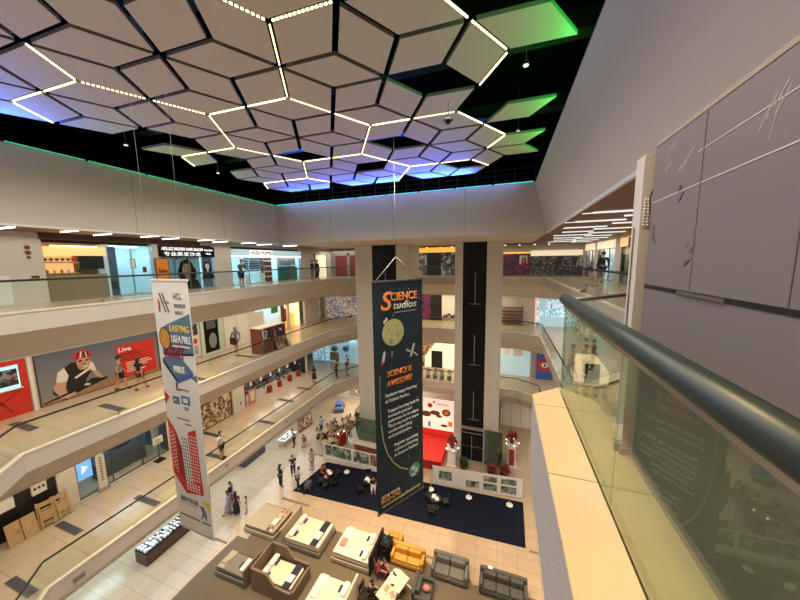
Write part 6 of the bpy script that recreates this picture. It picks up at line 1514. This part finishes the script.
t = thing('pushchair', 'dark pushchair at the left edge of the navy mat', 'pushchair', (-14.1, 17.9, G+.01), .3)
mb = MB(); mb.rbox(-.25, .25, -.35, .3, .4, .75, .1); obj('seat', mb, 'dark_grey', t); mb = MB(); mb.tube([(-.2, -.3, .7), (-.22, -.6, 1.1), (.22, -.6, 1.1), (.2, -.3, .7)], .018, 6); obj('handle', mb, 'black', t)
for sx in (-.25, .25):
    for sy in (-.35, .35): mb = MB(); mb.T = Matrix.Translation((sx, sy, .12)) @ Matrix.Rotation(PI/2, 4, 'Y'); mb.cyl(0, 0, -.03, .03, .12, 12); obj('wheel', mb, 'black', t); mb = MB(); mb.tube([(sx, sy, .12), (sx*.8, sy*.6, .45)], .015, 6); obj('strut', mb, 'steel', t)
person(-9.25, 19.55, G+.03, -160, 1.95, 'sitlean', 'woman with long dark hair in black top and white trousers sitting on the navy mat', 'cl_black', 'cl_white', .9, 1.85, long=True)
person(-18.7, 14.9, G, -70, 1.95, 'stand', 'man in black shirt standing at the back of the group below the left galleries', 'cl_black', 'cl_grey', .8, 1.85)
person(-18.2, 14.2, G, 150, 1.9, 'walk', 'woman in lilac patterned dress in the group below the left galleries', 'cl_lilac', 'cl_lilac', .8, .6, long=True, low='dress')
person(-17.6, 14.35, G, 30, 1.85, 'stand', 'woman in long black skirt holding a child below the left galleries', 'cl_maroon', 'cl_black', .8, 1.8, long=True, low='dress')
person(-17.05, 14.7, G, 120, 1.35, 'reach', 'small child in pink beside the woman in black skirt', 'cl_beige', 'cl_white', .8, .8, skin='skin_l')
person(-18.95, 22.3, G, 140, 1.95, 'lean', 'person in dark green standing by the white folding table', 'cl_green', 'cl_black', .8, 1.85)
person(-18.2, 22.9, G, -160, 1.75, 'sitlean', 'person in red sitting beside the white folding table', 'cl_red', 'cl_black', .8, .9)
person(-17.7, 25.1, G, 170, 1.95, 'stand', 'man in lilac shirt and dark trousers standing by the cafe', 'cl_lilac', 'cl_navy', .8, 1.85)
person(-17.2, 23.7, G, -60, 1.9, 'sitlean', 'person in black sitting at the near left edge of the cafe', 'cl_black', 'cl_black', .8, 1.85)
seat = [(-15.6, 22.6, 0, 'cl_beige', 'tan', 'near side of the front cafe table'), (-14.9, 23.4, 90, 'cl_cream', 'cream', 'right side of the front cafe table'), (-15.3, 25.6, 180, 'cl_yellow', 'yellow', 'far side of the second cafe table'), (-16.0, 24.9, -90, 'cl_maroon', 'maroon', 'left side of the second cafe table'),
        (-16.3, 25.5, 0, 'cl_black', 'black', 'near side of the left edge cafe table'), (-17.0, 26.2, -90, 'cl_black', 'black', 'left side of the left edge cafe table'), (-15.6, 26.2, 90, 'cl_white', 'white', 'right side of the left edge cafe table'),
        (-15.2, 28.3, 180, 'cl_maroon', 'dark red', 'far side of the farthest cafe table'), (-15.9, 27.6, -90, 'cl_grey', 'grey', 'left side of the farthest cafe table'), (-17.0, 23.9, 0, 'cl_pat', 'patterned grey', 'near side of the leftmost cafe table'), (-17.0, 25.3, 180, 'cl_beige', 'beige', 'far side of the leftmost cafe table')]
for x, y, rz, m_, cn, pl in seat: person(x, y, G, rz, 1.85, 'sitlean', 'person in %s sitting on the %s' % (cn, pl), m_, 'cl_black', .8, 1.85, long=(cn in ('cream', 'dark red', 'yellow')))
person(-13.6, 30.6, G, 150, 1.95, 'stand', 'person in pale green standing beyond the cafe near the pillar', 'cl_cream', 'cl_green', .8, 1.85)
person(-6.35, 12.35, G+.02, -70, 1.85, 'sitlean', 'person in black sitting left of the white topped table at the bottom of the view', 'cl_black', 'cl_black', 1.6, 1.85)
person(-6.2, 13.75, G+.02, -110, 1.85, 'sitlean', 'person in dark red sitting on the plum chair by the white topped table', 'cl_maroon', 'cl_maroon', .8, 1.85)
person(-4.5, 11.9, G+.02, 20, 1.85, 'sitlean', 'person in cream sitting at the near right of the white topped table', 'cl_cream', 'cl_black', .8, 1.85)

# ---------------------------------------------------------------- light
w = bpy.data.worlds.new('world'); bpy.context.scene.world = w; w.use_nodes = True
w.node_tree.nodes['Background'].inputs[0].default_value = (.05, .05, .055, 1); w.node_tree.nodes['Background'].inputs[1].default_value = .3
WARM = (1, .80, .55); NEU = (1, .91, .81); COOL = (.80, .92, 1)
# the lit ceiling pattern over the well
area('well_light', (-7.5, 7, ZP-.3), 13, 15, 1450, NEU, spread=142)
# gallery ceilings
area('gallery_light', (-17.8, 14, ZC-.2), 2.2, 22, 130, NEU); area('gallery_light', (5, 20, ZC-.2), 2.5, 22, 150, NEU); area('gallery_light', (-17, 30, ZC-.2), 4, 3, 60, NEU); area('gallery_light', (-6.5, 31, ZC-.2), 16, 2.4, 120, NEU)
area('gallery_light', (-18.7, 14, Z3-1.96), 2.6, 24, 260, WARM); area('gallery_light', (5.6, 18, Z3-1.96), 3.5, 26, 330, NEU); area('gallery_light', (-6.5, 31.2, Z3-1.96), 14, 2.6, 260, WARM)
area('gallery_light', (-18.7, 14, Z2-1.96), 2.6, 24, 260, WARM); area('gallery_light', (5.6, 18, Z2-1.96), 3.5, 26, 300, NEU); area('gallery_light', (-6.5, 31.2, Z2-1.96), 14, 2.6, 240, WARM)
area('gallery_light', (-19.5, 14, Z1-1.96), 3.5, 24, 500, COOL); area('gallery_light', (-14, 31, Z1-1.96), 10, 3, 350, NEU); area('gallery_light', (5, 20, Z1-1.96), 3, 20, 350, NEU)
# warm exhibition spots over the furniture display
for x, y in ((-14, 12), (-9, 13), (-4, 13), (0, 14), (-11, 16.5), (-3, 17)): spot('display_spot', (x, y-2, ZP-.2), 4300, (1, .68, .38), (x, y, G), 42, .15)
spot('ledge_spot', (-.6, 1.2, ZC+2.6), 430, (1, .72, .34), (.5, 2.0, Z3), 60, .1)
spot('stage_spot', (-6.5, 22, G+5.2), 700, (1, .55, .38), (-6.5, 26.2, G+.6), 70, .1)
# coloured floods of the ceiling well
area('green_flood', (BX1t+.25, 9.5, ZT+.16), .2, 11, 90, (.02, 1, .10), (0, math.radians(112), 0))
area('blue_flood', (-8.0, BY-.25, ZT+.02), 12, .2, 560, (.03, .12, 1), (math.radians(-118), 0, 0), spread=75)
area('green_flood', (BX0-.2, 12, ZT+.16), .2, 8, 80, (.05, 1, .3), (0, math.radians(-112), 0))
area('blue_flood', (BX0-.2, 5.0, ZT+.16), .2, 4, 200, (.05, .2, 1), (0, math.radians(-112), 0), spread=100)
area('violet_wash', (-7.5, BY-.35, ZT+.1), 16, .12, 24, (.25, .22, 1), (math.radians(22), 0, 0))
sc = bpy.context.scene
sc.view_settings.view_transform = 'Standard'; sc.view_settings.look = 'None'; sc.view_settings.gamma = 1; sc.view_settings.use_curve_mapping = False
sc.view_settings.exposure = 0.14
sc.cycles.max_bounces = 7; sc.cycles.transparent_max_bounces = 24; sc.cycles.sample_clamp_indirect = 4

# ---------------------------------------------------------------- survey units to metres
bpy.context.view_layer.update()
done = set()
for o in list(bpy.data.objects):
    if o.type == 'MESH' and o.data.name not in done:
        done.add(o.data.name)
        if abs(o.scale.x-1) < 1e-6: o.data.transform(Matrix.Scale(S, 4))
        else: o.data.transform(Matrix.Scale(S*o.scale.x, 4))
    if o.type == 'MESH' and abs(o.scale.x-1) > 1e-6: o.scale = (1, 1, 1)
    o.location = o.location*S
